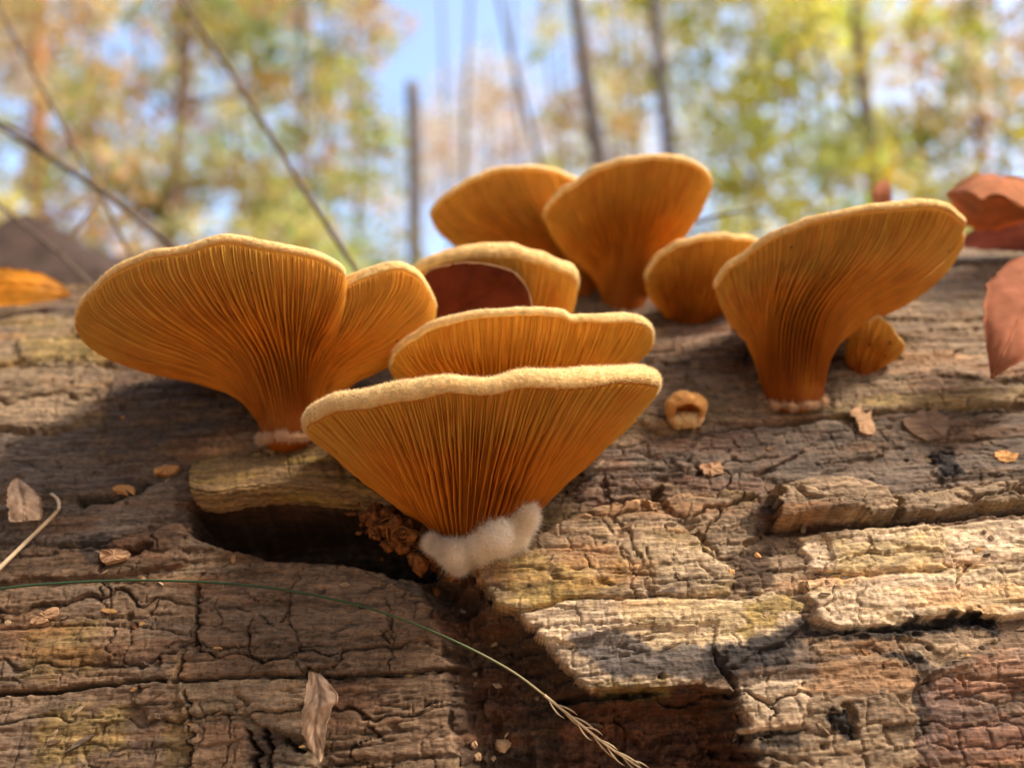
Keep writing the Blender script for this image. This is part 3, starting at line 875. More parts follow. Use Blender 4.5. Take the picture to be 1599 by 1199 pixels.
def mycelium(root, c, A, r_stem, rr, n_hair, seed):
    """white cottony collar at the foot of the stem"""
    rg = np.random.default_rng(seed)
    a = nrm(np.cross(A, np.array([.3, .2, .9]))); b = np.cross(A, a)
    parts, hv = [], []
    for q in range(44):
        an = q / 44 * 2 * math.pi + rg.normal() * .15
        cc = c + (math.cos(an) * a + math.sin(an) * b) * (r_stem + .04 * rg.random()) - A * (.1 + .1 * rg.random())
        g = lump(cc, rr * rg.uniform(.35, .75), seed + q, 20, 13)
        parts.append((g.reshape(-1, 3), grid_faces(20, 13, True)))
        pt, n_ = sample_grid(g, max(60, n_hair // 10), seed + 40 + q)
        if ((n_ * (pt - cc)).sum(-1)).mean() < 0:
            n_ = -n_
        hv.append(hairs(pt, n_, rr * .85, .004, .9, seed + 60 + q))
    v, f = merge(parts)
    o = mesh_obj('mycelium', v, f, M_MYC2, root)
    soften_later.append(o)
    v, f = merge(hv)
    mesh_obj('mycelium_fuzz', v, f, M_MYCH2, o, smooth=False, kind='stuff')


SH = [   # the eight grown mushrooms
    dict(label='large front mushroom with a wavy cream felted rim and white cottony foot',
         rim=[(480, 667, 13.6), (511, 645, 12.9), (572, 636, 12.3), (637, 624, 12.0), (694, 612, 11.8), (755, 617, 11.7), (808, 604, 11.7), (856, 604, 11.8), (930, 601, 12.1), (975, 594, 12.5), (1015, 598, 13.0), (1026, 606, 13.6), (1005, 635, 14.3), (955, 680, 15.0), (880, 690, 15.6), (760, 690, 15.8), (640, 690, 15.6), (540, 695, 14.9), (492, 685, 14.2)],
         stem=(738, 828, 14.0), axis_to=(752, 690, 13.5), r_stem=.68, prof=[(0, 0), (.20, .30), (.52, .63), (.86, .89), (1, 1)], band=.33, n_gill=340, n_fuzz=42000, fuzz_len=.055, gill_h=.20, seed=1, fuzz_w=.0035),
    dict(label='flat mushroom with a notched pale rim directly behind the large front mushroom',
         rim=[(612, 575, 15.4), (627, 545, 14.9), (694, 508, 14.4), (775, 494, 14.2), (869, 493, 14.2), (895, 503, 14.4), (938, 502, 14.5), (1000, 505, 14.9), (1018, 530, 15.6), (996, 552, 16.2), (900, 575, 16.9), (780, 580, 17.1), (680, 590, 16.8), (625, 590, 16.0)],
         stem=(796, 606, 16.3), axis_to=(800, 530, 15.8), r_stem=.6, prof=[(0, 0), (.4, .3), (.8, .62), (.95, .85), (1, 1)], band=.195, n_gill=260, n_fuzz=16000, fuzz_len=.045, seed=2, myc=700, myc_r=0.15),
    dict(label='broad mushroom with a split, folded right lobe growing beside the flat wooden flap',
         rim=[(120, 500, 15.2), (133, 468, 14.8), (177, 430, 14.4), (228, 404, 14.1), (280, 397, 13.9), (333, 381, 13.8), (372, 381, 13.8), (438, 391, 13.8), (503, 408, 14.0), (536, 428, 14.2), (533, 452, 14.6), (562, 436, 14.5), (613, 420, 14.5), (648, 431, 14.8), (670, 460, 15.2), (677, 490, 15.8), (640, 525, 16.5), (540, 530, 17.3), (400, 520, 17.8), (280, 530, 17.4), (180, 540, 16.6), (135, 525, 15.8)],
         stem=(452, 668, 15.5), axis_to=(445, 560, 15.6), r_stem=.55, prof=[(0, 0), (.04, .22), (.14, .42), (.38, .58), (.72, .73), (.95, .88), (1, 1)], band=.17, n_gill=360, n_fuzz=16000, fuzz_len=.04, seed=3, bulge=.0, myc=2500, myc_r=.12),
    dict(label='leftmost of the two tall mushrooms rising at the back against the trees, half hidden',
         rim=[(674, 337, 20.5), (692, 313, 20.2), (730, 287, 20.0), (770, 270, 19.9), (810, 264, 19.9), (850, 266, 20.1), (890, 278, 20.5), (930, 302, 21.1), (940, 330, 21.6), (900, 360, 22.0), (820, 370, 22.0), (740, 372, 21.6), (692, 358, 21.0)],
         stem=(912, 470, 21.0), axis_to=(900, 400, 20.9), r_stem=.45, prof=[(0, 0), (.08, .22), (.25, .42), (.5, .55), (.8, .74), (.95, .88), (1, 1)], band=.195, n_gill=240, n_fuzz=6000, fuzz_len=.04, seed=4, myc=700, myc_r=0.14),
    dict(label='tall upright trumpet mushroom reaching highest of the group, seen whole against the trees',
         rim=[(852, 342, 19.6), (862, 319, 19.2), (900, 288, 18.8), (950, 261, 18.5), (1003, 251, 18.4), (1055, 251, 18.4), (1090, 261, 18.6), (1107, 278, 19.0), (1109, 293, 19.6), (1093, 318, 20.2), (1050, 345, 20.8), (980, 358, 21.0), (910, 365, 20.8), (868, 360, 20.2)],
         stem=(974, 478, 20.2), axis_to=(982, 400, 20.0), r_stem=.58, prof=[(0, 0), (.03, .25), (.12, .45), (.36, .58), (.66, .72), (.88, .87), (1, 1)], band=.195, n_gill=260, n_fuzz=7000, fuzz_len=.04, seed=5, myc=900, myc_r=.12),
    dict(label='thick-rimmed low mushroom behind the dark red leaf',
         rim=[(645, 437, 17.4), (657, 425, 17.0), (687, 413, 16.7), (740, 404, 16.5), (792, 402, 16.5), (845, 413, 16.6), (888, 430, 16.9), (898, 447, 17.4), (888, 468, 18.0), (850, 480, 18.6), (760, 480, 18.8), (680, 470, 18.5), (650, 455, 17.9)],
         stem=(790, 560, 17.6), axis_to=(790, 480, 17.4), r_stem=.55, prof=[(0, 0), (.3, .3), (.7, .6), (.93, .82), (1, 1)], band=.34, n_gill=220, n_fuzz=9000, fuzz_len=.04, seed=6, myc=700, myc_r=0.15),
    dict(label='small fan-shaped mushroom tucked between the tall trumpet and the large right mushroom',
         rim=[(1011, 440, 18.6), (1028, 406, 18.2), (1065, 384, 17.9), (1108, 374, 17.8), (1146, 374, 17.8), (1181, 380, 18.0), (1198, 400, 18.6), (1170, 425, 19.2), (1100, 435, 19.5), (1040, 440, 19.2)],
         stem=(1084, 505, 19.2), axis_to=(1088, 440, 18.8), r_stem=.42, prof=[(0, 0), (.15, .25), (.5, .5), (.85, .75), (.96, .88), (1, 1)], band=.195, n_gill=200, n_fuzz=5000, fuzz_len=.04, seed=7, myc=800, myc_r=.12),
    dict(label='big upturned mushroom with a torn outer tip on a thick stalk beside the pink leaf',
         rim=[(1121, 455, 16.9), (1131, 428, 16.5), (1156, 407, 16.2), (1194, 381, 15.8), (1251, 354, 15.4), (1309, 338, 15.1), (1367, 329, 15.0), (1425, 323, 15.0), (1471, 325, 15.2), (1494, 338, 15.5), (1506, 350, 15.8), (1484, 357, 15.95), (1504, 368, 16.1), (1496, 390, 16.5), (1478, 412, 17.0), (1420, 430, 17.6), (1330, 440, 18.0), (1230, 455, 18.0), (1160, 465, 17.5)],
         stem=(1238, 612, 16.2), axis_to=(1240, 500, 15.9), r_stem=.62, prof=[(0, 0), (.02, .28), (.10, .46), (.28, .58), (.50, .67), (.72, .76), (.9, .87), (1, 1)], band=.20, n_gill=330, n_fuzz=12000, fuzz_len=.04, seed=8, myc=1500, myc_r=.12),
]
for s in SH:
    mushroom(**s)

# ------------------------------------------------------------------ young mushrooms, mycelium and crumbs at the front foot
def soften(o, vox, it):
    md = o.modifiers.new('body', 'REMESH'); md.mode = 'VOXEL'; md.voxel_size = vox; md.use_smooth_shade = True
    sm = o.modifiers.new('soft', 'SMOOTH'); sm.iterations = it; sm.factor = .6


def front_foot():
    """cottony white mycelium under the large front mushroom"""
    root = [o for o in COL.objects if o.get('label', '').startswith('large front')][0]
    parts, hv = [], []
    spots = [(824, 802, .15, 0), (814, 812, .24, 0), (797, 824, .30, 0), (777, 834, .33, 0), (752, 848, .30, 0), (732, 856, .24, 0), (712, 862, .20, 0), (694, 858, .14, 0), (676, 848, .10, 0), (806, 836, .18, .1),
             (722, 872, .15, .1), (706, 872, .13, .1), (716, 882, .09, .3), (786, 846, .20, .1), (790, 828, .42, .6), (750, 842, .42, .7), (705, 850, .3, .8), (765, 852, .38, 1.0), (725, 862, .36, 1.1)]
    for q, (x, y, r, dd) in enumerate(spots):
        c = P(x, y, 13.12 + .15 * (q % 3) + dd)
        g = lump(c, r, 500 + q, 40, 26, .10)
        parts.append((g.reshape(-1, 3), grid_faces(40, 26, True)))
        pt, n_ = sample_grid(g, 4200, 520 + q)
        if ((n_ * (pt - c)).sum(-1)).mean() < 0:
            n_ = -n_
        hv.append(hairs(pt, n_, .17, .003, .9, 540 + q))
    o = mesh_obj('mycelium', *merge(parts), M_MYC, root, label='white cottony mycelium round the foot')
    soften(o, .0004, 10)
    mesh_obj('mycelium_fuzz', *merge(hv), M_MYCH, o, smooth=False, kind='stuff')
    rg = np.random.default_rng(91); th = []
    for q in range(110):                              # threads creeping over the wood
        f = rg.random(); x, y = 690 + f * 140, 868 - f * 45 + rg.normal() * 5
        an = math.radians(rg.uniform(20, 150)); L = rg.uniform(12, 48)
        pl = []
        for w_ in np.linspace(0, 1, 7):
            xx = x + math.cos(an) * L * w_ + 2.5 * math.sin(w_ * 6 + q); yy = y + math.sin(an) * L * w_
            lp, ln = log_at(xx, yy); pl.append(lp + ln * (.02 + .12 * (1 - w_) ** 2))
        th.append(tube(np.array(pl), np.linspace(.007, .002, 7), 4))
    mesh_obj('mycelium_threads', *merge(th), M_MYCH, o, kind='stuff')
front_foot()
for o_ in soften_later:
    soften(o_, .0003, 16)

M_DEBRIS = plain_mat('orange_crumbs', (0.24, 0.085, 0.022), 0.9, 900, .6, .8, .001)
def crumbs():
    rg = np.random.default_rng(77)
    parts = []
    for q in range(420):
        f = rg.random()
        x = 575 + f * 120 + rg.normal() * 16; y = 790 + f * 85 + rg.normal() * 16
        p, n = log_at(x, y)
        r = .022 + .075 * rg.random() ** 3
        c = P(x, y, min(p @ FWD, 14.6) - r * .5 - .15 * rg.random())
        g = lump(c, r * rg.uniform(.5, 1.8, 3), 600 + q, 10, 7, .75)
        parts.append((g.reshape(-1, 3), grid_faces(10, 7, True)))
    for q in range(9):                              # curled shavings
        f = rg.random(); x = 580 + f * 110; y = 795 + f * 70 + rg.normal() * 10
        p, n = log_at(x, y); c = P(x, y, min(p @ FWD, 14.5) - .25)
        a = np.linspace(0, 4.5 + rg.random() * 2, 16); r = .10 + .08 * rg.random()
        b1, b2 = nrm(rg.normal(size=3)), nrm(rg.normal(size=3))
        parts.append(tube(c + r * (np.cos(a)[:, None] * b1 + np.sin(a)[:, None] * b2), .02, 5))
    mesh_obj('wood_crumbs', *merge(parts), M_DEBRIS, label='orange-brown crumbly wood dust and shavings beside the front mushroom foot', category='crumbs', kind='stuff')
crumbs()


def cup_mushroom():
    """tiny young mushroom: an inrolled cup with its mouth towards the front"""
    root = empty('mushroom', label='tiny round cup-shaped young mushroom alone on the bark', category='mushroom')
    p, n = log_at(1071, 640)
    c = P(1071, 638, p @ FWD - .28)
    ax = nrm(np.array([-.05, -.80, -.60])); a = nrm(np.cross(ax, [0, 0, 1])); b = np.cross(a, ax)
    R = .37
    # profile angle from the back pole to the inrolled lip and into the cup
    def lathe(prof, nu=64, seed=0):
        th = np.linspace(0, 2 * math.pi, nu, endpoint=False)
        v = []
        for r, z in prof:
            w = 1 + .20 * fbm(np.cos(th) * 1.8 + z * .8, np.sin(th) * 1.8, 3, 700) + .05 * fbm(np.cos(th) * 5, np.sin(th) * 5 + z * 2, 2, 701)
            v.append(c + (r * R * w)[:, None] * (np.cos(th)[:, None] * a * 1.08 + np.sin(th)[:, None] * b) + z * R * ax)
        return np.stack(v, 1)
    outer = [(math.sin(t) * 1.0, -math.cos(t) * .9) for t in np.linspace(.05, 2.15, 16)]
    lip = [(.76, .60), (.68, .62), (.60, .56), (.58, .46)]
    g = lathe(outer + lip)
    mesh_obj('cap', g.reshape(-1, 3), grid_faces(64, g.shape[1], True), M_CAP2, root)
    pt, n_ = sample_grid(g, 3500, 711, 3, 17)
    if ((n_ * (pt - c)).sum(-1)).mean() < 0:
        n_ = -n_
    mesh_obj('fuzz', *hairs(pt, n_, .045, .005, .5, 712), M_FUZZ2, root, smooth=False, kind='stuff')
    g = lathe([(.58, .46), (.78, .25), (.72, -.1), (.4, -.3), (.02, -.35)], seed=1)
    mesh_obj('gills', g.reshape(-1, 3), grid_faces(64, g.shape[1], True), M_BUD0, root, kind='stuff')
    parts = []
    for q in range(6):
        cc = c + b * -.20 + a * (-.2 + .08 * q) + ax * (.10 + .03 * (q % 2))
        gg = lump(cc, .17, 720 + q, 18, 12)
        parts.append((gg.reshape(-1, 3), grid_faces(18, 12, True)))
    mesh_obj('stem', *merge(parts), M_PALEFLESH, root)


M_BUD0 = plain_mat('young_gills', (0.50, 0.17, 0.03), .7, 300, .3, .4, .001)
M_CAP2 = plain_mat('young_cap', (0.55, 0.28, 0.09), 0.9, 500, .3, .6, .0008, spec=.1, sss=.2)
M_FUZZ2 = thin_mat('young_hairs', (0.75, 0.45, 0.17), .4, .8, .1, .1, 200)
M_PALEFLESH = plain_mat('pale_flesh', (0.78, 0.47, 0.22), 0.7, 260, .3, .4, .0008, sss=.3)
cup_mushroom()
mushroom(label='small young mushroom with a wavy cap half behind the big stalked mushroom', rim=[(1322, 535, 16.7), (1340, 512, 16.3), (1368, 498, 16.1), (1388, 506, 16.1), (1398, 522, 16.2), (1412, 542, 16.4), (1400, 556, 16.7), (1382, 548, 17.0), (1355, 542, 17.2), (1330, 545, 17.1)],
         stem=(1345, 580, 16.7), axis_to=(1352, 535, 16.5), r_stem=.22, prof=[(0, 0), (.05, .28), (.25, .5), (.6, .7), (.9, .88), (1, 1)], band=.07, n_gill=70, n_fuzz=1500, seed=9, fuzz_len=.03, gill_h=.07, myc=700, myc_r=.15)


def button(x, y, r, label, mat, squash=.8):
    p, n = log_at(x, y)
    c = p + n * r * .2
    g = lump(c, r * .9, int(x + y), 30, 20, .38, squash=squash)
    mesh_obj('fungus_bud', g.reshape(-1, 3), grid_faces(30, 20, True), mat, label=label, category='fungus', group='fungus buds')
M_BUD = plain_mat('bud_flesh', (0.75, 0.38, 0.14), .7, 300, .4, .4, .001, sss=.3)
M_BUDW = plain_mat('bud_white', (0.55, 0.34, 0.18), .8, 300, .3, .4, .001, sss=.3)
button(640, 1054, .13, 'orange fungus bud at the right end of the bark crack by the dried leaf', M_BUD, .7)
button(672, 1052, .13, 'whitish fungus bud beside the orange one at the crack', M_BUDW)
button(785, 1163, .15, 'largest pale fungus bud low in the dark recess', M_BUDW)
button(744, 1180, .09, 'small pale fungus bud under the largest one in the recess', M_BUDW)
button(771, 1185, .07, 'tiny pale fungus bud between the two larger recess buds', M_BUDW)
button(740, 1162, .07, 'tiny pale fungus bud just above the small recess bud', M_BUDW)
button(1182, 868, .07, 'bright orange fungus bud in the gap below the split bark plate', M_BUD)
button(1142, 893, .06, 'bright orange fungus bud beside the curved bark crack', M_BUD)

# ------------------------------------------------------------------ fallen leaves, chips, twigs, grass on and round the log
def leaf(name, label, left, right, mat, vein, bulge=.15, cat='leaf', n=40, m=17, group=None, wav=.05, seed=0, thick=.018, fold=None):
    """leaf between two edge lines (px,py,depth), from stalk to tip; bulge lifts the middle towards the viewer"""
    L = crom(P(*np.array(left, float).T), n); R = crom(P(*np.array(right, float).T), n)
    es = np.linspace(0, 1, n)
    L = L + (R - L) * (.05 * fbm(es * 22, es * 0 + seed, 3, 820 + seed, .7) * np.sin(es * math.pi))[:, None]
    R = R + (L - R) * (.05 * fbm(es * 22, es * 0 + seed, 3, 840 + seed, .7) * np.sin(es * math.pi))[:, None]
    w = np.linspace(0, 1, m)[None, :, None]
    G = L[:, None] * (1 - w) + R[:, None] * w
    if fold is not None:                              # a crease line between the two edges
        C = crom(P(*np.array(fold, float).T), n)[:, None]
        G = np.where(w < .5, L[:, None] * (1 - 2 * w) + C * 2 * w, C * (2 - 2 * w) + R[:, None] * (2 * w - 1))
    du = np.gradient(G, axis=0); dv = np.gradient(G, axis=1)
    N = nrm(np.cross(du, dv)); N = N * np.sign((-N * G).sum(-1).mean())
    s = np.linspace(0, 1, n)[:, None]; ww = w[..., 0]
    sh = np.sin(np.pi * ww) * np.sin(np.pi * np.clip(s, .02, .98)) ** .6
    Gs = G + N * (bulge * sh + wav * fbm(s * 5 + seed, ww * 4, 3, 800 + seed) + .03 * np.cos((ww - .5) * 2 * math.pi * 1) * 0 - .06 * np.exp(-((ww - .5) / .05) ** 2) * sh)[..., None]
    # side veins as gentle ribs
    rib = .012 * np.cos((s * 16 + np.abs(ww - .5) * 9) * 2 * math.pi / 2)
    Gs = Gs + N * rib[..., None]
    top = Gs + N * thick / 2; bot = Gs - N * thick / 2
    v = np.concatenate([top.reshape(-1, 3), bot.reshape(-1, 3)])
    k = n * m
    F = grid_faces(n, m)
    fs = [F, F[:, ::-1] + k]
    idx = np.arange(k).reshape(n, m)
    loop = np.concatenate([idx[0, :], idx[1:, -1], idx[-1, -2::-1], idx[-2:0:-1, 0]])
    nx = np.roll(loop, -1)
    fs.append(np.stack([loop, loop + k, nx + k, nx], -1))
    root = empty(name, label=label, category=cat, group=group)
    mesh_obj('leaf_blade', v, np.concatenate(fs), mat, root)
    mid = Gs[:, m // 2] + N[:, m // 2] * .01
    mesh_obj('midrib', *tube(mid, np.linspace(.03, .008, n) * vein, 6), mat, root)
    return root


M_LORANGE = thin_mat('leaf_orange', (0.62, 0.25, 0.02), .40, .6, .25, .45, 120, .3)
M_LPINK = thin_mat('leaf_pink', (0.44, 0.165, 0.085), .12, .85, .08, .22, 160, .3)
M_LRED = thin_mat('leaf_redbrown', (0.56, 0.22, 0.09), .45, .8, .1, .35, 140, .3)
M_LDARK = thin_mat('leaf_dark_red', (0.12, 0.026, 0.012), .15, .95, .03, .4, 140, .3)
M_LPALE = thin_mat('leaf_dry_pale', (0.52, 0.34, 0.21), .15, .8, .15, .4, 350, .5)

leaf('fallen_leaf', 'bright orange leaf lying on the log behind the broad split mushroom',
     [(-90, 420, 20.5), (-10, 419, 20.5), (50, 424, 20.6), (90, 440, 20.8), (110, 462, 21.0)],
     [(-90, 480, 20.0), (-10, 480, 20.0), (40, 475, 20.2), (80, 470, 20.6), (110, 463, 21.0)], M_LORANGE, 1.2, .12, seed=1)
leaf('fallen_leaf', 'matt pink toothed leaf standing on the log beside the big stalked mushroom',
     [(1547, 590, 15.0), (1538, 520, 15.3), (1535, 470, 15.6), (1552, 430, 15.9), (1590, 402, 16.2), (1650, 400, 16.4)],
     [(1548, 592, 15.0), (1575, 575, 14.9), (1600, 560, 14.9), (1640, 530, 15.1), (1690, 480, 15.6), (1690, 420, 16.2)], M_LPINK, 1.2, .12, seed=2)
leaf('fallen_leaf', 'curled red-brown leaf arched behind the torn tip of the big mushroom',
     [(1478, 300, 20.0), (1505, 283, 20.0), (1545, 270, 20.0), (1600, 279, 20.0), (1690, 300, 20.2)],
     [(1480, 304, 20.0), (1508, 350, 20.3), (1560, 358, 20.4), (1620, 342, 20.4), (1690, 330, 20.4)], M_LRED, .5, .0, seed=3, wav=.10,
     fold=[(1479, 302, 20.0), (1510, 300, 18.8), (1535, 312, 18.4), (1562, 303, 18.4), (1600, 325, 18.3), (1690, 330, 18.6)])
leaf('fallen_leaf', 'dark red-brown leaf lying under the curled leaf on the log top',
     [(1500, 372, 21.5), (1550, 345, 21.4), (1610, 335, 21.4), (1690, 330, 21.4)],
     [(1505, 388, 20.6), (1560, 392, 20.4), (1620, 394, 20.4), (1690, 392, 20.4)], M_LDARK, 1.0, .12, seed=4)
leaf('fallen_leaf', 'small reddish leaf tip poking up behind the upper rim of the big mushroom',
     [(1374, 440, dlog(1374, 440)), (1364, 380, 21.6), (1362, 310, 21.6), (1366, 290, 21.7), (1385, 280, 21.9)],
     [(1384, 440, dlog(1384, 440)), (1392, 380, 21.6), (1393, 310, 21.6), (1390, 290, 21.7), (1387, 281, 21.9)], M_LPINK, .7, .05, seed=5)
leaf('fallen_leaf', 'dark red leaf with a thin pale edge leaning against the low thick-rimmed mushroom',
     [(640, 520, 16.4), (644, 470, 16.15), (665, 428, 16.0), (710, 413, 15.95), (755, 413, 15.95), (800, 425, 16.0)],
     [(700, 560, 16.5), (760, 540, 16.4), (810, 510, 16.3), (830, 480, 16.2), (822, 450, 16.1), (802, 427, 16.0)], M_LDARK, .6, .08, seed=6)
leaf('fallen_leaf', 'dry pale pinkish leaf hanging upright on the cracked bark',
     [(499, 1188, dlog(499, 1188, .55)), (478, 1160, dlog(478, 1160, .5)), (473, 1120, dlog(473, 1120, .5)), (480, 1080, dlog(480, 1080, .5)), (484, 1050, dlog(484, 1050, .45))],
     [(502, 1188, dlog(499, 1188, .55)), (508, 1150, dlog(508, 1150, .65)), (516, 1110, dlog(516, 1110, .75)), (527, 1085, dlog(527, 1085, .8)), (500, 1050, dlog(500, 1050, .5))], M_LPALE, .8, .04, seed=7, wav=.06)
leaf('fallen_leaf', 'pinkish-brown dead leaf scrap flat on the bark above the bent straw',
     [(15, 815, dlog(15, 815, .35)), (12, 785, dlog(12, 785, .35)), (18, 755, dlog(18, 755, .35)), (30, 748, dlog(30, 748, .35))],
     [(62, 812, dlog(62, 812, .35)), (66, 795, dlog(66, 795, .4)), (58, 770, dlog(58, 770, .4)), (32, 749, dlog(32, 749, .35))], M_LPALE, .7, .05, seed=8)

dk = [o for o in COL.objects if o.get('label', '').startswith('dark red leaf with a thin')][0]
ed = crom(P(*np.array([(644, 470, 16.12), (665, 427, 15.97), (710, 412, 15.92), (755, 412, 15.92), (800, 424, 15.96), (823, 450, 16.05), (831, 480, 16.15)]).T), 60)
mesh_obj('leaf_edge', *tube(ed, .009, 6), M_LPALE, dk)

def chip(label, poly, mat, th=.05, lift=.1, cat='wood chip', tilt=0.0):
    th *= .6; lift *= .6
    poly = [tuple(q) for q in crom(np.array(poly, float), 22, True) + .5 * np.random.default_rng(int(poly[0][1])).normal(size=(22, 2))]
    base = []
    for (x, y) in poly:
        p, n = log_at(x, y); base.append(p)
    base = np.array(base); c = base.mean(0)
    p, n = log_at(*np.mean(poly, 0))
    # flatten onto one plane, lifted
    base = base - ((base - c) @ n)[:, None] * n + n * lift
    e = nrm(base[0] - base.mean(0)); base = base + ((base - base.mean(0)) @ e)[:, None] * n * tilt
    k = len(base); rg = np.random.default_rng(int(poly[0][0]))
    top = base + n * th * (1 + .3 * rg.normal(size=(k, 1))); inn = top.mean(0) + (top - top.mean(0)) * .6 + n * th * .4 * rg.normal(size=(k, 1))
    v = np.concatenate([base - n * (lift * .8), top, inn, inn.mean(0)[None]])
    f = []
    for i in range(k):
        j = (i + 1) % k
        f += [(i, j, k + j, k + i), (k + i, k + j, 2 * k + j, 2 * k + i), (2 * k + i, 2 * k + j, 3 * k, 3 * k)]
    f = np.array(f)
    tri = np.concatenate([f[:, [0, 1, 2]], f[f[:, 2] != f[:, 3]][:, [0, 2, 3]]])
    mesh_obj('wood_chip', v, tri, mat, smooth=False, label=label, category=cat)
M_CHIPT = plain_mat('chip_tan', (0.40, 0.23, 0.12), .85, 300, .4, .6, .001, stretch=(.4, 2, 2))
M_CHIPO = plain_mat('chip_orange', (0.55, 0.28, 0.10), .85, 300, .35, .6, .001, stretch=(.4, 2, 2))
M_CHIPB = plain_mat('chip_brown', (0.20, 0.12, 0.07), .85, 300, .4, .6, .001, stretch=(.4, 2, 2))
chip('pointed tan bark flake lifted off the grey bark under the big stalked mushroom', [(1325, 648), (1345, 645), (1362, 662), (1366, 678), (1343, 678), (1336, 664)], M_CHIPT, .06, .12, tilt=.15)
chip('broad brown bark flake with a ragged lower edge beside the pointed tan flake', [(1408, 660), (1440, 645), (1478, 655), (1470, 688), (1445, 690), (1425, 680)], M_CHIPB, .05, .1)
chip('small almond-shaped orange wood chip on the grey bark', [(1550, 712), (1562, 706), (1582, 712), (1585, 720), (1565, 722)], M_CHIPO, .05, .06)
chip('rounded orange wood chip at the end of the wooden flap', [(241, 742), (250, 732), (270, 729), (284, 733), (280, 741), (260, 746)], M_CHIPO, .08, .1)
chip('orange splinter lying in the dark crack', [(177, 764), (190, 759), (212, 765), (214, 772), (200, 774), (183, 770)], M_CHIPO, .06, .12)
chip('long pale wood splinter on the lower bark plate with the bent straw above', [(50, 972), (70, 957), (92, 950), (90, 962), (68, 975)], M_CHIPT, .05, .08)
chip('tan broken bark block jutting by the black knot', [(160, 870), (165, 862), (200, 862), (203, 872), (180, 882), (164, 882)], M_CHIPT, .1, .1)
chip('angular bark flake raised at the centre of the grey bark', [(1092, 732), (1122, 726), (1127, 742), (1096, 744)], M_CHIPT, .07, .12, tilt=.1)

M_STRAW = plain_mat('straw', (0.62, 0.46, 0.27), .7, 200, .25, .3, .0005)
def on_log(pts, lift):
    return np.array([P(x, y, log_at(x, y)[0] @ FWD - l) for (x, y), l in zip(pts, np.broadcast_to(lift, len(pts)))])
pp = crom(on_log([(-40, 925), (0, 886), (45, 842), (84, 804), (92, 793), (90, 780), (80, 771)], [.35, .35, .4, .4, .4, .3, .15]), 50)
mesh_obj('dry_stem', *tube(pp, np.linspace(.045, .03, 50), 7), M_STRAW, label='bent pale dry straw lying across the bark', category='straw')


def grass():
    root = empty('grass_stem', label='long thin green grass stem with a straw-coloured seed head arching over the log', category='grass')
    pts = [(-60, 928), (0, 919), (80, 911), (200, 906), (330, 909), (440, 920), (560, 945), (650, 975), (730, 1010), (800, 1048), (850, 1085)]
    d = [13.0, 12.95, 12.9, 12.85, 12.8, 12.75, 12.7, 12.65, 12.6, 12.55, 12.5]
    q = crom(P(*np.array([(x, y, dd) for (x, y), dd in zip(pts, d)]).T), 90)
    t = NT('grass_green'); co = t.coord()
    sep = t.n('ShaderNodeSeparateXYZ', ins={0: co}).outputs[0]
    mr = t.n('ShaderNodeMapRange', ins={0: sep, 1: -.03, 2: .008}).outputs[0]
    m = t.done(t.bsdf(Base_Color=t.ramp(mr, [(0, (.025, .06, .018)), (.55, (.06, .09, .022)), (1, (.35, .27, .12))]), Roughness=.5))
    mesh_obj('stalk', *tube(q, np.linspace(.022, .020, 90), 7), m, root)
    pts = [(850, 1085), (900, 1125), (950, 1165), (1010, 1205), (1080, 1250)]
    q2 = crom(P(*np.array([(x, y, 12.5 - .05 * i) for i, (x, y) in enumerate(pts)]).T), 40)
    mesh_obj('seed_axis', *tube(q2, np.linspace(.026, .012, 40), 6), M_STRAW, root)
    rg = np.random.default_rng(5)
    tg = nrm(np.gradient(q2, axis=0))
    for k in range(15):
        i = 1 + k * 2
        side = nrm(rg.normal(size=3) * .5 + np.cross(tg[i], FWD) * (1 if k % 2 else -1))
        a = q2[i]; L = rg.uniform(.35, .6)
        s = np.linspace(0, 1, 9)[:, None]
        path = a + tg[i] * s * L + side * (.10 * np.sin(s * 2.0))
        mesh_obj('spikelet', *tube(path, .015 * np.sin(np.linspace(.25, 3.0, 9)), 6), M_STRAW, root)
grass()

M_TWIG = plain_mat('twig_bark', (0.13, 0.09, 0.06), .85, 60, .35, .3, .001)
def twig(label, pts, r0, r1, side=()):
    root = empty('twig', label=label, category='twig', group=None)
    sc = lambda a: np.stack([a[:, 0], a[:, 1], 21 + (a[:, 2] - 30) * .40], -1) if a[:, 2].max() > 28 else a
    q = crom(P(*sc(np.array(pts, float)).T), 60)
    mesh_obj('stem', *tube(q, np.linspace(r0, r1, 60) * .62, 8), M_TWIG, root)
    for s in side:
        q = crom(P(*sc(np.array(s, float)).T), 30)
        mesh_obj('side_shoot', *tube(q, np.linspace(r1 * .55, r1 * .3, 30), 7), M_TWIG, root)
twig('long bare twig slanting down to the split in the broad mushroom', [(250, -60, 62), (282, 0, 58), (345, 90, 52), (400, 175, 47), (450, 255, 43), (500, 335, 39), (545, 405, 36), (575, 450, 35)], .16, .13)
twig('bare forked twig slanting towards the upper edge of the broad mushroom', [(-60, 165, 56), (0, 198, 52), (75, 245, 47), (150, 292, 43), (210, 338, 40), (262, 378, 37), (320, 425, 35)], .19, .14, [[(75, 245, 47), (40, 210, 49), (0, 192, 50), (-60, 170, 52)]])
twig('thin steep twig crossing the two forked ones', [(-30, -40, 70), (5, 25, 66), (50, 110, 60), (95, 190, 55), (130, 255, 51), (165, 320, 47), (195, 380, 44), (225, 440, 40)], .15, .11)
twig('thin low twig dropping behind the orange leaf', [(-60, 280, 50), (0, 322, 46), (50, 362, 43), (90, 395, 40), (130, 432, 37), (155, 455, 36)], .12, .09, [[(90, 395, 40), (130, 345, 42), (160, 300, 44), (175, 250, 46)]])
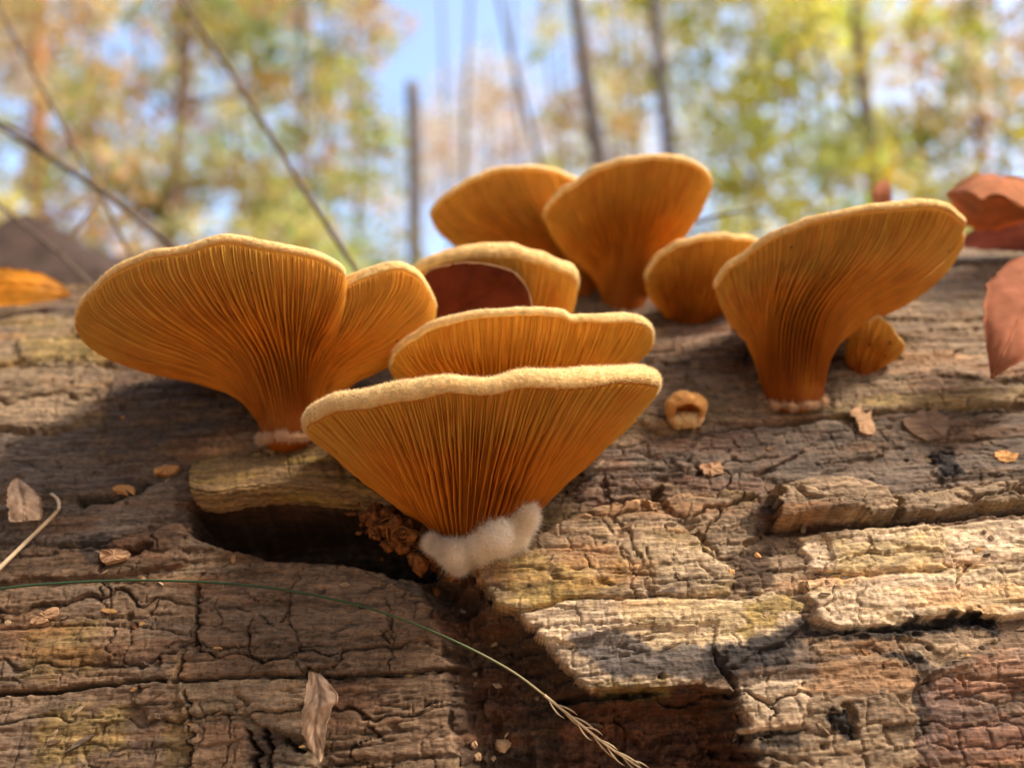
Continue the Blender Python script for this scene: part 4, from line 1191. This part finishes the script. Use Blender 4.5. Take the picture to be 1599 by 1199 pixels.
twig('short dark twig lying on the log top behind the tall trumpet mushroom', [(1060, 356, 26), (1090, 346, 26), (1130, 335, 26), (1172, 329, 26)], .11, .06)

# ------------------------------------------------------------------ the autumn wood behind
def bark_mat(name, c1, c2):
    t = NT(name)
    co = t.coord((6, 6, 1.2))
    nz = t.noise(co, 4, 5, .65)
    return t.done(t.bsdf(Base_Color=t.ramp(nz, [(.3, c1), (.7, c2)]), Roughness=.9, Normal=t.bump(nz, .6, .03)))
M_BARKG = bark_mat('bark_grey', (.09, .07, .06), (.20, .16, .13))
M_BARKB = bark_mat('bark_brown', (.11, .065, .04), (.24, .15, .09))
M_BARKO = bark_mat('bark_orange', (.34, .14, .05), (.50, .25, .10))
M_LEAVES = thin_mat('autumn_leaves', (1, 1, 1), .5, .6, .2, .15, 3, attr=True)

YG = [(.56, .50, .07), (.44, .45, .09), (.66, .54, .08), (.34, .38, .10), (.62, .53, .14)]  # leaf palettes paled, painting haze into the foliage colours
OR = [(.66, .40, .16), (.70, .48, .22), (.58, .34, .15), (.74, .54, .30), (.62, .48, .16)]
MIXC = [(.60, .46, .14), (.42, .42, .12), (.68, .48, .20), (.50, .46, .12), (.64, .38, .16), (.33, .38, .13)]
PALE = [(.76, .58, .42), (.78, .64, .50), (.72, .52, .36)]
GRN = [(.38, .44, .11), (.48, .52, .11), (.58, .58, .14)]


def leaf_cloud(centres, radii, per, size, cols, seed):
    """leaf-sized folded faces scattered in clumps"""
    rg = np.random.default_rng(seed)
    n = len(centres) * per
    c = np.repeat(centres, per, 0); rr = np.repeat(radii, per)[:, None]
    d = rg.normal(size=(n, 3)); d = nrm(d) * rg.random((n, 1)) ** .45
    p = c + d * rr * np.array([1, 1, .7])
    ax = nrm(rg.normal(size=(n, 3)) + np.array([0, 0, -.35])); sd = nrm(np.cross(ax, rg.normal(size=(n, 3)))); up = np.cross(ax, sd)
    L = size * rg.uniform(.7, 1.3, (n, 1)); W = L * rg.uniform(.5, .75, (n, 1)) * .5
    a = p; b = p + ax * L * .5 + sd * W + up * W * .25; e = p + ax * L; f = p + ax * L * .5 - sd * W + up * W * .25
    v = np.stack([a, b, e, f], 1).reshape(-1, 3)
    base = np.arange(n)[:, None] * 4
    F = np.concatenate([base + np.array([[0, 1, 2]]), base + np.array([[0, 2, 3]])])
    cl = np.array(cols)[rg.integers(0, len(cols), len(centres))]
    cl = np.repeat(cl * rg.uniform(.6, 1.45, (len(centres), 1)), per, 0) * rg.uniform(.75, 1.25, (n, 1)) * (1 + .08 * rg.normal(size=(n, 3)))
    return v, F, np.repeat(np.clip(cl, .01, .8), 4, 0)


def metres(p):
    p = np.asarray(p) * .01
    return p + np.array([0, 0, CAM_Z])


def tree(label, lo, hi, D, r, mat, cols=None, crown=None, nclump=40, per=42, size=.135, height=11.0, seed=0, group=None, top=None, cr=.44, limbs=6):
    """trunk through two photo points at distance D (m); crown: (zlo, zhi, spread m, dx, dy)"""
    rg = np.random.default_rng(1000 + seed)
    a = metres(P(lo[0], lo[1], D * 100)); b = metres(P(hi[0], hi[1], D * 100 + (hi[2] if len(hi) > 2 else 0)))
    # same ground distance for a plumb trunk: keep y, slide along the view ray
    s = (a[1] / b[1]); b = np.array([b[0] * s, a[1], CAM_Z + (b[2] - CAM_Z) * s])
    dirv = (b - a) / (b[2] - a[2])
    z1 = b[2] if top else height
    zs = np.linspace(-.05, z1, 26)
    path = a + (zs - a[2])[:, None] * dirv
    path[:, 0] += .10 * r * 6 * vn(zs * .5, zs * 0 + seed, seed); path[:, 1] += .06 * vn(zs * .4, zs * 0 + seed + 9, seed)
    rad = r * (1.25 - (.15 if top else .95) * zs / z1) + r * .5 * np.exp(-zs * 3)
    org = path[0]
    root = empty('tree' if not top else 'tree_snag', label=label, category='tree' if not top else 'snag', group=group)
    root.location = tuple(org)
    mesh_obj('trunk', *tube(path, rad, 12), mat, root, world_cm=False, origin=org).location = (0, 0, 0)
    if cols is None:
        return
    zlo, zhi, spread, dx, dy = crown
    nclump = int(nclump * 1.4)
    cs, lv = [], []
    for k in range(nclump):
        z = rg.uniform(zlo, zhi)
        f = 1 - .55 * max(0, (z - (zlo + zhi) / 2) / (zhi - zlo) * 2)
        an = rg.uniform(0, 2 * math.pi); q = spread * f * math.sqrt(rg.random())
        cs.append(a + (z - a[2]) * dirv + np.array([math.cos(an) * q + dx, math.sin(an) * q + dy, 0]))
    cs = np.array(cs)
    for k in range(limbs):                                    # limbs reach into the clumps
        c = cs[rg.integers(len(cs))]
        z0 = max(1.0, c[2] - rg.uniform(.5, 1.2)); st = a + (z0 - a[2]) * dirv
        s = np.linspace(0, 1, 10)[:, None]
        lp = st + (c - st) * s + np.array([0, 0, -.15]) * np.sin(s * math.pi) + .05 * rg.normal(size=(10, 3)) * s
        lv.append(tube(lp, r * .38 * np.linspace(1, .25, 10), 6))
    for q in lv:
        mesh_obj('limb', *q, mat, root, world_cm=False, origin=org).location = (0, 0, 0)
    v, F, c = leaf_cloud(cs, cr * rg.uniform(.6, 1.3, len(cs)), per, size, cols, seed)
    mesh_obj('crown', v, F, M_LEAVES, root, world_cm=False, smooth=False, colors=c, origin=org).location = (0, 0, 0)


# near trunks that can be told apart
tree('orange-barked sunlit tree beyond the crossing twigs', (66, 340), (64, 60), 9.5, .10, M_BARKO, OR, (2.6, 8, 1.7, -.3, .5), 46, 42, seed=1)
tree('brown-trunked tree with mixed orange and green leaves beyond the long slanting twig', (272, 330), (290, 60), 8.5, .09, M_BARKB, MIXC, (2.3, 7.5, 1.7, .1, .8), 60, 42, seed=2)
tree('broken bare tree stump standing behind the gap beside the open sky', (648, 370), (640, 128), 7.5, .065, M_BARKG, seed=3, top=True)
tree('leaning grey tree rising behind the two tall mushrooms', (938, 250), (893, 0), 8, .10, M_BARKG, PALE, (7.5, 11, 1.5, .5, 1), 16, 40, seed=4, limbs=4)
tree('straight grey tree rising behind the tall trumpet mushroom', (1046, 240), (1024, 0), 9, .095, M_BARKG, YG, (6.0, 11, 1.4, .9, 1), 24, 42, seed=5, limbs=5)
tree('slim brown tree with dense yellow-green leaves beyond the big mushroom', (1358, 300), (1338, 0), 9, .095, M_BARKB, YG, (2.6, 8, 2.0, -.6, .5), 80, 42, seed=6, limbs=8)
# leafy neighbours
tree('yellow-green leafy tree filling the space left of the sky gap', (470, 330), (468, 40), 10, .06, M_BARKG, GRN + MIXC[:3], (2.7, 8.5, 1.6, -.1, 0), 64, 42, seed=7)
tree('tan-leaved tree behind the yellow-green one near the sky gap', (560, 330), (556, 40), 13, .07, M_BARKB, OR + GRN[:1], (3.4, 10, 1.5, -.2, 0), 44, 42, seed=8)
tree('orange-tan tree at the far edge of the crossing twigs', (150, 330), (150, 40), 12, .07, M_BARKB, OR, (3.0, 10, 2.2, -.5, 0), 64, 42, seed=9)
tree('mixed-leaf tree rising over the brown mound', (-60, 330), (-55, 40), 9, .08, M_BARKG, MIXC, (2.3, 8, 1.9, 0, 0), 50, 42, seed=10)
tree('bushy golden-green tree right behind the straight grey tree', (1180, 330), (1172, 40), 11, .05, M_BARKB, YG, (3.2, 9, 1.8, .1, 0), 66, 42, seed=11)
tree('yellow tree behind the slim brown tree', (1290, 320), (1284, 40), 13, .07, M_BARKG, YG + [(.58, .48, .06)], (3.5, 10.5, 2.0, .3, 0), 60, 42, seed=12)
tree('orange-brown leaved tree above the curled leaf', (1530, 320), (1515, 40), 9.5, .04, M_BARKB, OR + YG[:2], (2.7, 8, 1.6, .3, 0), 60, 42, seed=13)
tree('green-gold tree beyond the pink leaf', (1690, 330), (1675, 40), 10, .08, M_BARKG, MIXC, (2.6, 8.5, 1.9, 0, 0), 50, 42, seed=14)
tree('pale peach-leaved far tree in the sky gap', (760, 300), (764, 140), 22, .10, M_BARKB, PALE, (8.3, 12.6, 2.4, -.2, 0), 46, 60, .14, 14, seed=15, cr=.8)
tree('pale tan far tree behind the leaning grey tree', (970, 300), (966, 120), 24, .10, M_BARKG, PALE + OR[:1] + YG[:2], (9.0, 16, 2.4, .6, 0), 46, 60, .14, 15, seed=16, cr=.9)
tree('faint orange far tree between the yellow trees', (1440, 300), (1432, 60), 18, .09, M_BARKB, OR, (5, 12, 2.3, 0, 0), 50, 60, .12, 13, seed=17, cr=.8)
tree('faint yellow-green far tree behind the mixed trees', (370, 300), (368, 60), 18, .09, M_BARKG, MIXC + GRN, (5, 12, 2.6, 0, 0), 60, 60, .12, 14, seed=18, cr=.8)
tree('tan and yellow-leaved tree filling the space behind the straight grey tree', (1000, 300), (985, 40), 13, .06, M_BARKB, OR + YG[:3], (4.2, 10, 1.5, .1, 0), 40, 42, seed=20)
tree('golden thin-leaved tree beside the leaning grey tree', (885, 300), (870, 60), 15, .05, M_BARKG, YG[2:] + PALE[:1], (5.6, 11, 1.1, .2, 0), 26, 42, seed=21)
tree('peach-leaved far tree low under the open sky', (800, 300), (800, 160), 18, .06, M_BARKB, PALE + OR[:2], (6.6, 9.8, 2.3, -.5, 0), 40, 46, .13, 9, seed=22, cr=.7)
for k, (x0, x1, D, r, lb) in enumerate([
        (842, 780, 13, .06, 'slender bare tree leaning away from the sky gap beside the leaning grey tree'),
        (726, 736, 15, .06, 'slender straight bare tree in the middle of the sky gap'),
        (700, 690, 19, .07, 'faint far bare tree in the sky gap next to the broken stump'),
        (812, 800, 17, .06, 'faint bare tree between the sky gap and the leaning grey tree'),
        (868, 850, 16, .05, 'thin bare tree close beside the leaning grey tree'),
        (985, 960, 15, .05, 'thin bare tree between the leaning and the straight grey trees'),
        (1120, 1105, 16, .06, 'thin bare tree behind the bushy golden-green tree'),
        (520, 516, 14, .06, 'bare grey tree behind the yellow-green leaves by the sky gap'),
        (400, 398, 15, .07, 'bare grey tree beyond the long slanting twig'),
        (215, 216, 14, .06, 'bare grey tree between the orange-barked and brown-trunked trees'),
        (1235, 1228, 15, .05, 'thin bare tree among the yellow-green leaves'),
        (1570, 1555, 16, .07, 'bare tree behind the orange-brown leaves above the curled leaf')]):
    tree(lb, (x0, 260), (x1, 0), D, r, M_BARKG, height=16, seed=40 + k, group='slender bare trees')


def unseen_wood_around():
    """unseen wood behind the camera: leaf masses added to cut the sky fill light"""
    rg = np.random.default_rng(4)
    cs, parts = [], []
    for k in range(44):
        an = math.radians(rg.uniform(150, 390)); D = rg.uniform(5, 12)
        x, y = math.cos(an) * D, math.sin(an) * D
        for q in range(44):
            cs.append((x + rg.normal() * 1.3, y + rg.normal() * 1.3, rg.uniform(.8, 13)))
    cs = np.array(cs)
    cs = cs[(np.linalg.norm(cs[:, :2], axis=1) > 2.5) & (cs[:, 1] < 1.5)]
    cs = cs[nrm(cs) @ np.array(SUN_DIR) < math.cos(math.radians(17))]      # opening cut in the leaf masses to let the sun through
    v, F, c = leaf_cloud(cs, rg.uniform(.5, 1.1, len(cs)), 24, .30, [tuple(np.array(q) * .6) for q in MIXC + OR], 5)
    mesh_obj('sky_blocking_wood', v, F, M_LEAVES, world_cm=False, smooth=False, colors=c, kind='stuff', label='unseen autumn leaf masses behind the camera, added to cut sky light', category='sky_blocking_wood')
unseen_wood_around()


def shrub(label, px, py, D, w, h, cols, seed):
    rg = np.random.default_rng(3000 + seed)
    c = metres(P(px, py, D * 100)); base = np.array([c[0], c[1], 0])
    root = empty('shrub', label=label, category='shrub'); root.location = tuple(base)
    cs = np.stack([c[0] + rg.normal(size=26) * w * .5, c[1] + rg.normal(size=26) * w * .4, c[2] - rg.random(26) * h], -1)
    cs[:, 2] = np.maximum(cs[:, 2], .15)
    for k in range(5):
        e = cs[k]; s = np.linspace(0, 1, 8)[:, None]
        mesh_obj('stem', *tube(base + (e - base) * s + .04 * rg.normal(size=(8, 3)) * s, np.linspace(.02, .006, 8), 6), M_BARKB, root, world_cm=False, origin=base).location = (0, 0, 0)
    v, F, cc = leaf_cloud(cs, .30 * rg.uniform(.6, 1.3, 26), 60, .07, cols, 77 + seed)
    mesh_obj('foliage', v, F, M_LEAVES, root, world_cm=False, smooth=False, colors=cc, origin=base).location = (0, 0, 0)
shrub('lime-green shrub glowing low behind the gap before the thick-rimmed mushroom', 590, 365, 5.5, .5, 1.0, GRN, 1)
shrub('golden shrub low behind the crossing twigs and the mound', 40, 340, 5.0, .6, .9, OR + YG[:1], 2)
shrub('yellow-green shrub low behind the small fan-shaped mushroom', 1230, 330, 5.5, .6, 1.0, YG, 3)
shrub('olive shrub behind the upper edge of the broad mushroom', 380, 355, 6.0, .6, 1.0, MIXC, 4)
